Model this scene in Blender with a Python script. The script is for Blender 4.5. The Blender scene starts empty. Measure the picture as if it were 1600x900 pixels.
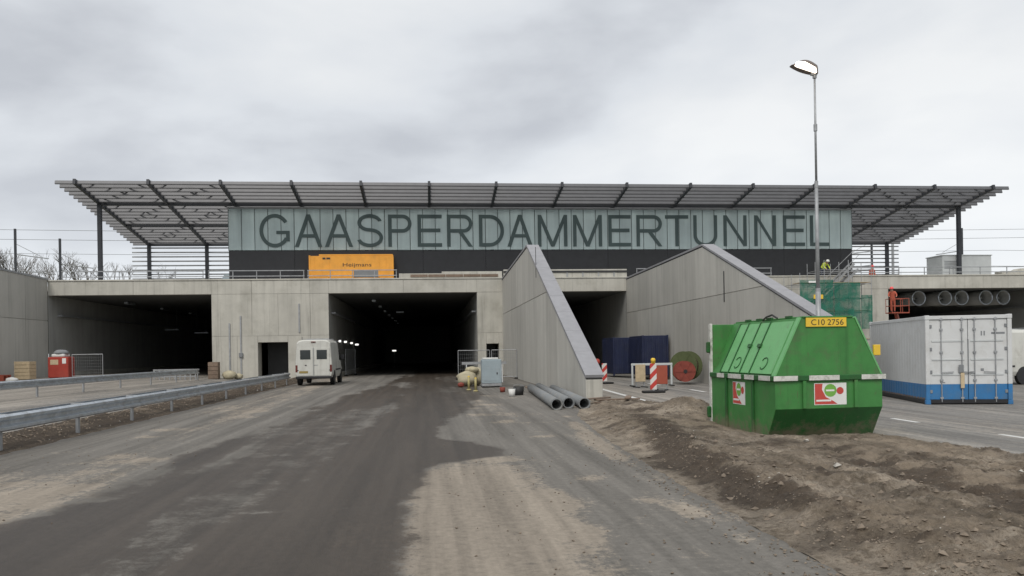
import bpy, bmesh, math, random
import numpy as np
from mathutils import Vector, Matrix
R = math.radians
random.seed(7)
scene = bpy.context.scene
C = scene.collection

# ------------------------------------------------------------------ camera
F_PX = 1233.0
cam_d = bpy.data.cameras.new('camera'); cam = bpy.data.objects.new('camera', cam_d); C.objects.link(cam)
cam_d.sensor_width = 36; cam_d.lens = 36 * F_PX / 1600
cam_d.shift_y = (548 - 450) / 1600
cam_d.clip_start = .1; cam_d.clip_end = 3000
YAW = math.atan(130 / F_PX); ROLL = R(.92)
cam.matrix_world = (Matrix.Translation((0, 0, 1.7)) @ Matrix.Rotation(-YAW, 4, 'Z')
                    @ Matrix.Rotation(R(90), 4, 'X') @ Matrix.Rotation(-ROLL, 4, 'Z'))
scene.camera = cam
scene.render.resolution_x, scene.render.resolution_y = 1024, 576

# ------------------------------------------------------------------ sky: overcast cloud over a Nishita sky
SUN_EL, SUN_AZ = R(48), R(200)
w = bpy.data.worlds.new('World'); scene.world = w; w.use_nodes = True
nt = w.node_tree; nt.nodes.clear()
def wn(t, **k):
    n = nt.nodes.new(t)
    for a, b in k.items(): setattr(n, a, b)
    return n
L = nt.links.new
out = wn('ShaderNodeOutputWorld'); bg = wn('ShaderNodeBackground'); bg.inputs[1].default_value = .1
sky = wn('ShaderNodeTexSky', sky_type='NISHITA', sun_disc=False, sun_elevation=SUN_EL, sun_rotation=SUN_AZ)
tc = wn('ShaderNodeTexCoord'); sep = wn('ShaderNodeSeparateXYZ'); L(tc.outputs['Generated'], sep.inputs[0])
mp = wn('ShaderNodeMapping'); L(tc.outputs['Generated'], mp.inputs[0]); mp.inputs['Location'].default_value = (3.38, 1.1, .83); mp.inputs['Scale'].default_value = (1.0, 1.0, 2.4)
n1 = wn('ShaderNodeTexNoise'); n1.inputs['Scale'].default_value = 2.4; n1.inputs['Detail'].default_value = 8; n1.inputs['Roughness'].default_value = .48; n1.inputs['Distortion'].default_value = .15
L(mp.outputs[0], n1.inputs[0])
cr = wn('ShaderNodeValToRGB'); L(n1.outputs[0], cr.inputs[0])
e = cr.color_ramp.elements
e[0].position = .33; e[0].color = (.43, .448, .48, 1)
e[1].position = .66; e[1].color = (.69, .70, .705, 1)
m_ = e.new(.46); m_.color = (.57, .592, .62, 1)
low = wn('ShaderNodeMapRange'); L(sep.outputs[2], low.inputs[0]); low.inputs[1].default_value = 0; low.inputs[2].default_value = .3; low.inputs[3].default_value = 11.6; low.inputs[4].default_value = 10
sc = wn('ShaderNodeVectorMath', operation='SCALE'); L(cr.outputs[0], sc.inputs[0]); L(low.outputs[0], sc.inputs['Scale'])
mx = wn('ShaderNodeMix', data_type='RGBA'); mx.inputs[0].default_value = .95
L(sky.outputs[0], mx.inputs[6]); L(sc.outputs[0], mx.inputs[7]); L(mx.outputs[2], bg.inputs[0]); L(bg.outputs[0], out.inputs[0])

# ------------------------------------------------------------------ sun behind cloud
sd = bpy.data.lights.new('sun', 'SUN'); sd.energy = 1.5; sd.angle = R(25); sd.color = (1, .95, .88)
so = bpy.data.objects.new('sun', sd); C.objects.link(so); so.location = (-10, -20, 40)
dirv = Vector((math.sin(SUN_AZ) * math.cos(SUN_EL), math.cos(SUN_AZ) * math.cos(SUN_EL), math.sin(SUN_EL)))
so.rotation_euler = (-dirv).to_track_quat('-Z', 'Y').to_euler()
scene.view_settings.view_transform = 'Standard'; scene.view_settings.look = 'None'
scene.view_settings.exposure = 0.38; scene.view_settings.gamma = 1

# ------------------------------------------------------------------ materials
M = {}
def mat(name, col, rough=.75, metal=0, var=.18, scale=2.0, streak=0, bump=.15, bscale=40, rnd=0, dirt=None, dirt_amt=0, dirt_scale=1.2, coords='pos', spec=.4, emit=None, estr=0, wear=None, wear_amt=.8, drips=0, mud=0):
    m = bpy.data.materials.new(name); m.use_nodes = True
    t = m.node_tree; t.nodes.clear(); l = t.links.new
    def N(ty, **k):
        n = t.nodes.new(ty)
        for a, b in k.items(): setattr(n, a, b)
        return n
    o = N('ShaderNodeOutputMaterial'); b = N('ShaderNodeBsdfPrincipled'); l(b.outputs[0], o.inputs[0])
    b.inputs['Roughness'].default_value = rough; b.inputs['Metallic'].default_value = metal
    b.inputs['Specular IOR Level'].default_value = spec
    if coords == 'pos': g = N('ShaderNodeNewGeometry').outputs['Position']
    else: g = N('ShaderNodeTexCoord').outputs['Object']
    no = N('ShaderNodeTexNoise'); no.inputs['Scale'].default_value = scale; no.inputs['Detail'].default_value = 7; no.inputs['Roughness'].default_value = .62
    l(g, no.inputs[0])
    fac = no.outputs[0]
    if streak:
        mpn = N('ShaderNodeMapping'); mpn.inputs['Scale'].default_value = (1, 1, .07); l(g, mpn.inputs[0])
        ns = N('ShaderNodeTexNoise'); ns.inputs['Scale'].default_value = 2.2; ns.inputs['Detail'].default_value = 5; l(mpn.outputs[0], ns.inputs[0])
        mm = N('ShaderNodeMix'); mm.inputs[0].default_value = streak; l(no.outputs[0], mm.inputs[2]); l(ns.outputs[0], mm.inputs[3]); fac = mm.outputs[0]
    mr = N('ShaderNodeMapRange'); mr.inputs[1].default_value = .28; mr.inputs[2].default_value = .72
    mr.inputs[3].default_value = 1 - var; mr.inputs[4].default_value = 1 + var; l(fac, mr.inputs[0])
    val = mr.outputs[0]
    if rnd:
        oi = N('ShaderNodeObjectInfo'); m2 = N('ShaderNodeMapRange'); l(oi.outputs['Random'], m2.inputs[0])
        m2.inputs[3].default_value = 1 - rnd; m2.inputs[4].default_value = 1 + rnd
        mu = N('ShaderNodeMath', operation='MULTIPLY'); l(val, mu.inputs[0]); l(m2.outputs[0], mu.inputs[1]); val = mu.outputs[0]
    vm = N('ShaderNodeVectorMath', operation='SCALE'); vm.inputs[0].default_value = col; l(val, vm.inputs['Scale'])
    colout = vm.outputs[0]
    if dirt:
        nd = N('ShaderNodeTexNoise'); nd.inputs['Scale'].default_value = dirt_scale; nd.inputs['Detail'].default_value = 9; nd.inputs['Roughness'].default_value = .7; l(g, nd.inputs[0])
        r2 = N('ShaderNodeMapRange'); r2.inputs[1].default_value = .5; r2.inputs[2].default_value = .72; r2.inputs[4].default_value = dirt_amt; l(nd.outputs[0], r2.inputs[0])
        mi = N('ShaderNodeMix', data_type='RGBA'); l(r2.outputs[0], mi.inputs[0]); l(colout, mi.inputs[6]); mi.inputs[7].default_value = (*dirt, 1); colout = mi.outputs[2]
    if drips:
        mpd = N('ShaderNodeMapping'); mpd.inputs['Scale'].default_value = (1, 1, .035); l(g, mpd.inputs[0])
        nd2 = N('ShaderNodeTexNoise'); nd2.inputs['Scale'].default_value = 4.5; nd2.inputs['Detail'].default_value = 6; nd2.inputs['Roughness'].default_value = .6; l(mpd.outputs[0], nd2.inputs[0])
        rd = N('ShaderNodeMapRange'); rd.inputs[1].default_value = .54; rd.inputs[2].default_value = .72; rd.inputs[3].default_value = 1; rd.inputs[4].default_value = 1 - drips; l(nd2.outputs[0], rd.inputs[0])
        vd = N('ShaderNodeVectorMath', operation='SCALE'); l(colout, vd.inputs[0]); l(rd.outputs[0], vd.inputs['Scale']); colout = vd.outputs[0]
    if mud:
        sx_ = N('ShaderNodeSeparateXYZ'); l(g, sx_.inputs[0]); nm = N('ShaderNodeTexNoise'); nm.inputs['Scale'].default_value = 5; nm.inputs['Detail'].default_value = 8; nm.inputs['Roughness'].default_value = .7; l(g, nm.inputs[0])
        am = N('ShaderNodeMath', operation='MULTIPLY_ADD'); l(nm.outputs[0], am.inputs[0]); am.inputs[1].default_value = -1.3; l(sx_.outputs[2], am.inputs[2])
        rm = N('ShaderNodeMapRange'); rm.inputs[1].default_value = -.30; rm.inputs[2].default_value = -.60; rm.inputs[3].default_value = 0; rm.inputs[4].default_value = mud; l(am.outputs[0], rm.inputs[0])
        mm_ = N('ShaderNodeMix', data_type='RGBA'); l(rm.outputs[0], mm_.inputs[0]); l(colout, mm_.inputs[6]); mm_.inputs[7].default_value = (.17, .135, .10, 1); colout = mm_.outputs[2]
    if wear:
        mpw = N('ShaderNodeMapping'); mpw.inputs['Scale'].default_value = (1, 1, .22); l(g, mpw.inputs[0])
        nw = N('ShaderNodeTexNoise'); nw.inputs['Scale'].default_value = 9; nw.inputs['Detail'].default_value = 10; nw.inputs['Roughness'].default_value = .78; l(mpw.outputs[0], nw.inputs[0])
        rw = N('ShaderNodeMapRange'); rw.inputs[1].default_value = .60; rw.inputs[2].default_value = .68; rw.inputs[4].default_value = wear_amt; l(nw.outputs[0], rw.inputs[0])
        mw_ = N('ShaderNodeMix', data_type='RGBA'); l(rw.outputs[0], mw_.inputs[0]); l(colout, mw_.inputs[6]); mw_.inputs[7].default_value = (*wear, 1); colout = mw_.outputs[2]
    l(colout, b.inputs['Base Color'])
    if bump:
        nb = N('ShaderNodeTexNoise'); nb.inputs['Scale'].default_value = bscale; nb.inputs['Detail'].default_value = 4; l(g, nb.inputs[0])
        bp = N('ShaderNodeBump'); bp.inputs['Strength'].default_value = bump; bp.inputs['Distance'].default_value = .02; l(nb.outputs[0], bp.inputs['Height']); l(bp.outputs[0], b.inputs['Normal'])
    if emit:
        b.inputs['Emission Color'].default_value = (*emit, 1); b.inputs['Emission Strength'].default_value = estr
    M[name] = m
    return m
mat('concrete', (.45, .437, .39), .85, var=.20, scale=.6, streak=.4, rnd=.05, bump=.25, dirt=(.27, .26, .22), dirt_amt=.5, dirt_scale=.7, drips=.30)
mat('concrete_smooth', (.455, .443, .405), .85, var=.11, scale=.45, streak=.6, rnd=.09, bump=.12, dirt=(.34, .33, .30), dirt_amt=.35, dirt_scale=.5, drips=.22)
mat('coping', (.28, .28, .295), .55, var=.10, scale=3, rnd=.03, bump=.15)
mat('gap_shade', (.05, .05, .05), .9, bump=0)  # near-black colour standing for shade under copings, in recesses and slots
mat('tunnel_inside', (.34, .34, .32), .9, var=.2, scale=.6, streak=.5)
mat('board_and_dark', (.14, .142, .14), .6, var=.1)  # ceiling board, and sheets coloured for the unlit depth
mat('glass_panel', (.45, .53, .535), .18, var=.2, scale=.5, streak=.6, rnd=.07, bump=.04, bscale=6, spec=.55)
mat('glass_gap', (.07, .09, .09), .6)
mat('hall_wall', (.60, .62, .60), .7, var=.3, scale=.35)
mat('letter', (.045, .07, .07), .5, var=.08)
mat('black_clad', (.018, .019, .022), .55, var=.2, rnd=.1)
mat('steel_dark', (.045, .048, .055), .5, metal=.2, var=.15)
mat('slat', (.125, .127, .135), .45, metal=.1, var=.1, rnd=.07)
mat('slat_shade_lip', (.07, .07, .075), .5)  # slat grey darkened for the shade under each slat
mat('galv', (.50, .54, .58), .38, metal=.75, var=.2, scale=5, bump=.05, bscale=15, dirt=(.22, .2, .18), dirt_amt=.6, dirt_scale=3)
mat('galv_dull', (.33, .34, .35), .55, metal=.4, var=.2, scale=4)
mat('orange', (.80, .36, .05), .5, var=.10, scale=2, dirt=(.45, .24, .08), dirt_amt=.4, wear=(.4, .25, .12), wear_amt=.5)
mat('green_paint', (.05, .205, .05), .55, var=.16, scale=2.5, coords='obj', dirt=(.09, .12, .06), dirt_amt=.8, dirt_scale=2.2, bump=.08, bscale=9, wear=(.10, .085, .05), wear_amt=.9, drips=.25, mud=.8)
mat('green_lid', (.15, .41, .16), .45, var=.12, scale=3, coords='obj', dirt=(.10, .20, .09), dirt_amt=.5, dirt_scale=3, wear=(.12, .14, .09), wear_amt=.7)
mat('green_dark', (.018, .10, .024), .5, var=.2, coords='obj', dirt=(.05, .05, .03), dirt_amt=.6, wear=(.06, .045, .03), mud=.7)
mat('band_white', (.60, .60, .56), .5, var=.2, coords='obj', scale=6, dirt=(.16, .17, .12), dirt_amt=.9, dirt_scale=7)
mat('white_paint', (.57, .58, .58), .45, var=.06, scale=1.5, dirt=(.42, .41, .38), dirt_amt=.45, dirt_scale=2.6, wear=(.36, .31, .26), wear_amt=.6)
mat('blue_paint', (.035, .16, .36), .45, var=.12, dirt=(.10, .15, .2), dirt_amt=.5, dirt_scale=2.5, wear=(.12, .11, .10), wear_amt=.6)
mat('navy_paint', (.014, .02, .055), .5, var=.2, dirt=(.05, .05, .07), dirt_amt=.5)
mat('navy_rod', (.03, .04, .08), .5)
mat('van_white', (.54, .54, .50), .35, var=.05, coords='obj', dirt=(.33, .31, .27), dirt_amt=.6, dirt_scale=1.6, bump=0, mud=.6, drips=.1)
mat('van_glass', (.02, .025, .025), .08, bump=0, spec=.6)
mat('rubber', (.018, .018, .018), .8)
mat('black_plastic', (.02, .02, .022), .5)
mat('plate_yellow', (.28, .21, .07), .5)
mat('sign_yellow', (.75, .50, .05), .5, var=.1)
mat('tail_red', (.13, .03, .025), .25)
mat('red_paint', (.36, .05, .035), .5, var=.15, coords='obj', dirt=(.25, .08, .06), dirt_amt=.5, wear=(.2, .1, .08))
mat('orange_red', (.32, .075, .045), .5, var=.12)
mat('reel_red', (.22, .05, .035), .7, var=.25, scale=4)
mat('sticker_white', (.72, .72, .70), .45, var=.04)
mat('sticker_red', (.50, .07, .055), .45, var=.1)
mat('sticker_green', (.17, .40, .07), .45, var=.05)
mat('ink', (.03, .03, .03), .6)
mat('ink_grey', (.20, .21, .22), .6)
mat('timber', (.36, .28, .18), .85, var=.2, scale=6, rnd=.12)
mat('timber_brown', (.19, .14, .105), .85, var=.25, scale=5, rnd=.15)
mat('pipe_grey', (.19, .20, .205), .5, var=.1, scale=3, dirt=(.3, .26, .2), dirt_amt=.4)
mat('box_grey', (.30, .36, .39), .5, var=.1, dirt=(.25, .24, .22), dirt_amt=.4)
mat('cabinet_grey', (.50, .52, .52), .5, var=.08)
mat('lamp_head', (.16, .13, .115), .5, var=.1)
mat('lamp_lens', (.8, .75, .7), .3, emit=(1, .88, .74), estr=2.6, bump=0)
mat('tube_light', (1, 1, 1), .3, emit=(1, .97, .9), estr=1.1, bump=0)
mat('hivis_yellow', (.62, .72, .10), .8, var=.15, coords='obj')
mat('hivis_orange', (.42, .10, .06), .8, var=.15, coords='obj')
mat('skin', (.50, .30, .22), .6, bump=0)
mat('helmet_red', (.75, .10, .10), .35, bump=0)
mat('helmet_white', (.75, .75, .7), .35, bump=0)
mat('trousers', (.04, .05, .08), .9)
mat('bark', (.16, .145, .13), .95, var=.2)
mat('sack', (.42, .38, .27), .95, var=.2, scale=6)
mat('rope_green', (.085, .105, .045), .8, var=.2)
mat('marking', (.62, .62, .60), .7, var=.15, scale=8, dirt=(.22, .21, .2), dirt_amt=.7, dirt_scale=4)
mat('stone', (.19, .155, .12), .95, var=.45, scale=6)
mat('stone_pale', (.42, .40, .36), .9, var=.2, scale=6)
mat('wire', (.22, .23, .24), .7, bump=0)
mat('terrain', (.09, .10, .05), .95, var=.4, scale=.4)
mat('litter_white', (.65, .65, .63), .6, var=.1)
mat('bottle_yellow', (.38, .33, .15), .5, var=.1)
mat('wood_pale', (.50, .40, .26), .85, var=.15, scale=8)

def mix_transparent(name, col, alpha, scale):
    m = bpy.data.materials.new(name); m.use_nodes = True; t = m.node_tree; t.nodes.clear(); l = t.links.new
    o = t.nodes.new('ShaderNodeOutputMaterial'); b = t.nodes.new('ShaderNodeBsdfPrincipled'); tr = t.nodes.new('ShaderNodeBsdfTransparent'); mi = t.nodes.new('ShaderNodeMixShader')
    b.inputs['Base Color'].default_value = (*col, 1); b.inputs['Roughness'].default_value = .9
    g = t.nodes.new('ShaderNodeNewGeometry'); n = t.nodes.new('ShaderNodeTexNoise'); n.inputs['Scale'].default_value = scale; n.inputs['Detail'].default_value = 5; l(g.outputs['Position'], n.inputs[0])
    mr = t.nodes.new('ShaderNodeMapRange'); mr.inputs[1].default_value = .35; mr.inputs[2].default_value = .65; mr.inputs[3].default_value = alpha - .25; mr.inputs[4].default_value = min(1, alpha + .2); l(n.outputs[0], mr.inputs[0])
    l(mr.outputs[0], mi.inputs[0]); l(tr.outputs[0], mi.inputs[1]); l(b.outputs[0], mi.inputs[2]); l(mi.outputs[0], o.inputs[0]); M[name] = m
mix_transparent('netting', (.01, .13, .085), .72, 2.2)
mix_transparent('mesh_wire', (.30, .31, .31), .22, 30)

def stripes(name, c1, c2, freq, slope):
    m = bpy.data.materials.new(name); m.use_nodes = True; t = m.node_tree; l = t.links.new; b = t.nodes['Principled BSDF']; b.inputs['Roughness'].default_value = .5
    tcn = t.nodes.new('ShaderNodeTexCoord'); s_ = t.nodes.new('ShaderNodeSeparateXYZ'); l(tcn.outputs['Object'], s_.inputs[0])
    a = t.nodes.new('ShaderNodeMath'); a.operation = 'MULTIPLY_ADD'; l(s_.outputs[0], a.inputs[0]); a.inputs[1].default_value = slope; l(s_.outputs[2], a.inputs[2])
    f = t.nodes.new('ShaderNodeMath'); f.operation = 'MULTIPLY'; f.inputs[1].default_value = freq; l(a.outputs[0], f.inputs[0])
    fr = t.nodes.new('ShaderNodeMath'); fr.operation = 'FRACT'; l(f.outputs[0], fr.inputs[0])
    g = t.nodes.new('ShaderNodeMath'); g.operation = 'GREATER_THAN'; g.inputs[1].default_value = .5; l(fr.outputs[0], g.inputs[0])
    mi = t.nodes.new('ShaderNodeMix'); mi.data_type = 'RGBA'; mi.inputs[6].default_value = (*c1, 1); mi.inputs[7].default_value = (*c2, 1); l(g.outputs[0], mi.inputs[0])
    l(mi.outputs[2], b.inputs['Base Color']); M[name] = m
stripes('beacon_stripes', (.62, .60, .57), (.48, .045, .035), 2.4, -1.0)

def masked_ground(name, cols, roughs, bump=.5, bscale=55, bdist=.012, grain=(.62, 1.38), tracks=(1, 1)):
    """base / sand / wet colours; 'sand' and 'wet' vertex attributes give the broad patches, noise frays them"""
    m = bpy.data.materials.new(name); m.use_nodes = True; t = m.node_tree; t.nodes.clear(); l = t.links.new
    def N(ty, **k):
        n = t.nodes.new(ty)
        for a, b_ in k.items(): setattr(n, a, b_)
        return n
    o = N('ShaderNodeOutputMaterial'); b = N('ShaderNodeBsdfPrincipled'); l(b.outputs[0], o.inputs[0]); b.inputs['Specular IOR Level'].default_value = .22
    pos = N('ShaderNodeNewGeometry').outputs['Position']
    def noise(s, d=8, r=.65, sy=1, sx=1):
        mpn = N('ShaderNodeMapping'); mpn.inputs['Scale'].default_value = (sx, sy, 1); l(pos, mpn.inputs[0])
        n = N('ShaderNodeTexNoise'); n.inputs['Scale'].default_value = s; n.inputs['Detail'].default_value = d; n.inputs['Roughness'].default_value = r; l(mpn.outputs[0], n.inputs[0]); return n.outputs[0]
    big = noise(1.7, 8, .72); fine = noise(11, 7, .8); streak = noise(1.6, 8, .7, .12); track = noise(3.0, 4, .6, .02)
    def mask(attr, amp, lo, hi, extra=None):
        at = N('ShaderNodeAttribute', attribute_name=attr).outputs['Fac']
        a1 = N('ShaderNodeMath', operation='MULTIPLY_ADD'); l(big, a1.inputs[0]); a1.inputs[1].default_value = amp * 2.0; l(at, a1.inputs[2])
        a2 = N('ShaderNodeMath', operation='MULTIPLY_ADD'); l(fine, a2.inputs[0]); a2.inputs[1].default_value = amp * 2.3; l(a1.outputs[0], a2.inputs[2])
        a3 = N('ShaderNodeMath', operation='MULTIPLY_ADD'); l(streak, a3.inputs[0]); a3.inputs[1].default_value = amp * 1.3; l(a2.outputs[0], a3.inputs[2])
        r = N('ShaderNodeMapRange', interpolation_type='SMOOTHSTEP'); off = amp * (2.0 + 2.3 + 1.3) * .5
        r.inputs[1].default_value = lo + off; r.inputs[2].default_value = hi + off; l(a3.outputs[0], r.inputs[0]); return r.outputs[0]
    ms = mask('sand', .7, .36, .68); mw = mask('wet', .55, .26, .58)
    m1 = N('ShaderNodeMix', data_type='RGBA'); l(ms, m1.inputs[0]); m1.inputs[6].default_value = (*cols[0], 1); m1.inputs[7].default_value = (*cols[1], 1)
    mww = N('ShaderNodeMath', operation='MULTIPLY'); l(mw, mww.inputs[0]); mww.inputs[1].default_value = .92
    m2 = N('ShaderNodeMix', data_type='RGBA'); l(mww.outputs[0], m2.inputs[0]); l(m1.outputs[2], m2.inputs[6]); m2.inputs[7].default_value = (*cols[2], 1)
    gr = N('ShaderNodeMapRange'); gr.inputs[1].default_value = .39; gr.inputs[2].default_value = .61; gr.inputs[3].default_value = grain[0]; gr.inputs[4].default_value = grain[1]
    mixa = N('ShaderNodeMix'); mixa.inputs[0].default_value = .5; l(streak, mixa.inputs[2]); l(track, mixa.inputs[3]); mixf = N('ShaderNodeMix'); mixf.inputs[0].default_value = .4; l(mixa.outputs[0], mixf.inputs[2]); l(fine, mixf.inputs[3]); l(mixf.outputs[0], gr.inputs[0])
    vm = N('ShaderNodeVectorMath', operation='SCALE'); l(m2.outputs[2], vm.inputs[0]); l(gr.outputs[0], vm.inputs['Scale'])
    g2 = N('ShaderNodeMapRange'); g2.inputs[1].default_value = .42; g2.inputs[2].default_value = .58; g2.inputs[3].default_value = tracks[0]; g2.inputs[4].default_value = tracks[1]; l(track, g2.inputs[0])
    v2 = N('ShaderNodeVectorMath', operation='SCALE'); l(vm.outputs[0], v2.inputs[0]); l(g2.outputs[0], v2.inputs['Scale']); l(v2.outputs[0], b.inputs['Base Color'])
    rr = N('ShaderNodeMix'); l(mw, rr.inputs[0]); rr.inputs[2].default_value = roughs[0]; rr.inputs[3].default_value = roughs[1]; l(rr.outputs[0], b.inputs['Roughness'])
    nb = noise(bscale, 5, .7); bp = N('ShaderNodeBump'); bp.inputs['Strength'].default_value = bump; bp.inputs['Distance'].default_value = bdist; l(nb, bp.inputs['Height']); l(bp.outputs[0], b.inputs['Normal'])
    M[name] = m
masked_ground('road_surface', ((.152, .142, .127), (.250, .217, .177), (.046, .036, .0275)), (.85, .5), grain=(.66, 1.36), tracks=(.95, 1.05))
masked_ground('dusty_road', ((.19, .182, .17), (.25, .228, .20), (.105, .098, .09)), (.88, .7), tracks=(.95, 1.05))
masked_ground('dirt_surface', ((.220, .180, .136), (.300, .255, .202), (.066, .050, .037)), (.95, .85), bump=1.0, bscale=22, bdist=.05, grain=(.45, 1.5))

def glassy(name, alpha):
    t = M[name].node_tree; l = t.links.new; o = [n for n in t.nodes if n.type == 'OUTPUT_MATERIAL'][0]; b = [n for n in t.nodes if n.type == 'BSDF_PRINCIPLED'][0]
    tr = t.nodes.new('ShaderNodeBsdfTransparent'); tr.inputs[0].default_value = (.80, .92, .90, 1); mi = t.nodes.new('ShaderNodeMixShader'); mi.inputs[0].default_value = alpha
    l(tr.outputs[0], mi.inputs[1]); l(b.outputs[0], mi.inputs[2]); l(mi.outputs[0], o.inputs[0])
glassy('glass_panel', .68)

# ------------------------------------------------------------------ mesh helpers
class MB:
    def __init__(s): s.v = []; s.f = []
    def add(s, vs, fs):
        o = len(s.v); s.v += [tuple(p) for p in vs]; s.f += [tuple(i + o for i in f) for f in fs]; return s
    def box(s, x0, x1, y0, y1, z0, z1, b=0):
        if x0 > x1: x0, x1 = x1, x0
        if y0 > y1: y0, y1 = y1, y0
        if z0 > z1: z0, z1 = z1, z0
        if not b:
            v = [(x, y, z) for z in (z0, z1) for y in (y0, y1) for x in (x0, x1)]
            return s.add(v, [(0, 2, 3, 1), (4, 5, 7, 6), (0, 1, 5, 4), (2, 6, 7, 3), (0, 4, 6, 2), (1, 3, 7, 5)])
        v = []; idx = {}
        X, Y, Z = (x0, x1), (y0, y1), (z0, z1)
        for i in (0, 1):
            for j in (0, 1):
                for k in (0, 1):
                    sx, sy, sz = (b, -b)[i], (b, -b)[j], (b, -b)[k]
                    for a, p in enumerate([(X[i], Y[j] + sy, Z[k] + sz), (X[i] + sx, Y[j], Z[k] + sz), (X[i] + sx, Y[j] + sy, Z[k])]):
                        idx[i, j, k, a] = len(v); v.append(p)
        f = []
        for i in (0, 1): f.append([idx[i, j, k, 0] for j, k in ((0, 0), (1, 0), (1, 1), (0, 1))])
        for j in (0, 1): f.append([idx[i, j, k, 1] for i, k in ((0, 0), (1, 0), (1, 1), (0, 1))])
        for k in (0, 1): f.append([idx[i, j, k, 2] for i, j in ((0, 0), (1, 0), (1, 1), (0, 1))])
        for j in (0, 1):
            for k in (0, 1): f.append([idx[0, j, k, 1], idx[1, j, k, 1], idx[1, j, k, 2], idx[0, j, k, 2]])
        for i in (0, 1):
            for k in (0, 1): f.append([idx[i, 0, k, 0], idx[i, 1, k, 0], idx[i, 1, k, 2], idx[i, 0, k, 2]])
        for i in (0, 1):
            for j in (0, 1): f.append([idx[i, j, 0, 0], idx[i, j, 1, 0], idx[i, j, 1, 1], idx[i, j, 0, 1]])
        for i in (0, 1):
            for j in (0, 1):
                for k in (0, 1): f.append([idx[i, j, k, a] for a in range(3)])
        return s.add(v, f)
    def tube(s, p0, p1, r0, r1=None, n=8, caps=True):
        r1 = r0 if r1 is None else r1
        p0, p1 = Vector(p0), Vector(p1); d = (p1 - p0).normalized()
        a = d.orthogonal().normalized(); b = d.cross(a)
        v = []
        for p, r in ((p0, r0), (p1, r1)):
            v += [p + (a * math.cos(t) + b * math.sin(t)) * r for t in [2 * math.pi * i / n for i in range(n)]]
        f = [(i, (i + 1) % n, n + (i + 1) % n, n + i) for i in range(n)]
        if caps: f += [tuple(range(n))[::-1], tuple(range(n, 2 * n))]
        return s.add(v, f)
    def path(s, pts, r, n=6):
        for a, b in zip(pts, pts[1:]): s.tube(a, b, r, n=n)
        return s
    def bar(s, p0, p1, wd, ht, up=(0, 0, 1)):
        p0, p1 = Vector(p0), Vector(p1); d = (p1 - p0).normalized(); u = Vector(up); sd_ = d.cross(u).normalized(); u = sd_.cross(d)
        v = [p + sd_ * x * wd / 2 + u * z * ht / 2 for p in (p0, p1) for x, z in ((-1, -1), (1, -1), (1, 1), (-1, 1))]
        return s.add(v, [(0, 1, 5, 4), (1, 2, 6, 5), (2, 3, 7, 6), (3, 0, 4, 7), (3, 2, 1, 0), (4, 5, 6, 7)])
    def prism(s, poly, axis, a, b):
        """poly: 2d points in the plane normal to axis ('x': (y,z), 'y': (x,z), 'z': (x,y))"""
        def P(p, t): return (t, p[0], p[1]) if axis == 'x' else (p[0], t, p[1]) if axis == 'y' else (p[0], p[1], t)
        n = len(poly); v = [P(p, a) for p in poly] + [P(p, b) for p in poly]
        return s.add(v, [tuple(range(n)), tuple(range(2 * n - 1, n - 1, -1))] + [(i, i + n, (i + 1) % n + n, (i + 1) % n) for i in range(n)])
    def lathe(s, prof, c=(0, 0, 0), axis='z', n=20, closed=False):
        v = []; f = []
        for r, h in prof:
            for i in range(n):
                t = 2 * math.pi * i / n; x, y = r * math.cos(t), r * math.sin(t)
                p = (x, y, h) if axis == 'z' else (x, h, y) if axis == 'y' else (h, x, y)
                v.append((p[0] + c[0], p[1] + c[1], p[2] + c[2]))
        m = len(prof)
        for j in range(m if closed else m - 1):
            k = (j + 1) % m
            for i in range(n): f.append((j * n + i, j * n + (i + 1) % n, k * n + (i + 1) % n, k * n + i))
        if not closed:
            f.append(tuple(range(n))); f.append(tuple(range((m - 1) * n, m * n)))
        return s.add(v, f)
    def loft(s, rings, cap=True):
        n = len(rings[0]); v = [p for r in rings for p in r]; f = []
        for j in range(len(rings) - 1):
            for i in range(n): f.append((j * n + i, j * n + (i + 1) % n, (j + 1) * n + (i + 1) % n, (j + 1) * n + i))
        if cap: f += [tuple(range(n)), tuple(range((len(rings) - 1) * n, len(rings) * n))]
        return s.add(v, f)
    def mesh(s, name, material, smooth=False, recalc=True):
        me = bpy.data.meshes.new(name); me.from_pydata(s.v, [], s.f)
        if recalc:
            bm = bmesh.new(); bm.from_mesh(me); bmesh.ops.recalc_face_normals(bm, faces=bm.faces); bm.to_mesh(me); bm.free()
        if material: me.materials.append(M[material])
        if smooth: me.shade_smooth()
        return me
    def build(s, name, material, parent=None, smooth=False, recalc=True):
        return link(name, s.mesh(name, material, smooth, recalc), parent)
def link(name, me, parent=None, loc=None):
    o = bpy.data.objects.new(name, me); C.objects.link(o)
    if parent: o.parent = parent
    if loc: o.location = loc
    return o
def tag(o, label=None, cat=None, group=None, kind=None):
    if label: o['label'] = label
    if cat: o['category'] = cat
    if group: o['group'] = group
    if kind: o['kind'] = kind
    return o
def thing(name, loc, label, cat, rz=0, group=None):
    o = bpy.data.objects.new(name, None); C.objects.link(o); o.location = loc; o.rotation_euler = (0, 0, rz); o.empty_display_size = .2
    return tag(o, label, cat, group)
def children(o): return [c for c in bpy.data.objects if c.parent == o]
def copy_tree(o, parent=None):
    c = o.copy(); C.objects.link(c); c.parent = parent
    for ch in children(o): copy_tree(ch, c)
    return c
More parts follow.
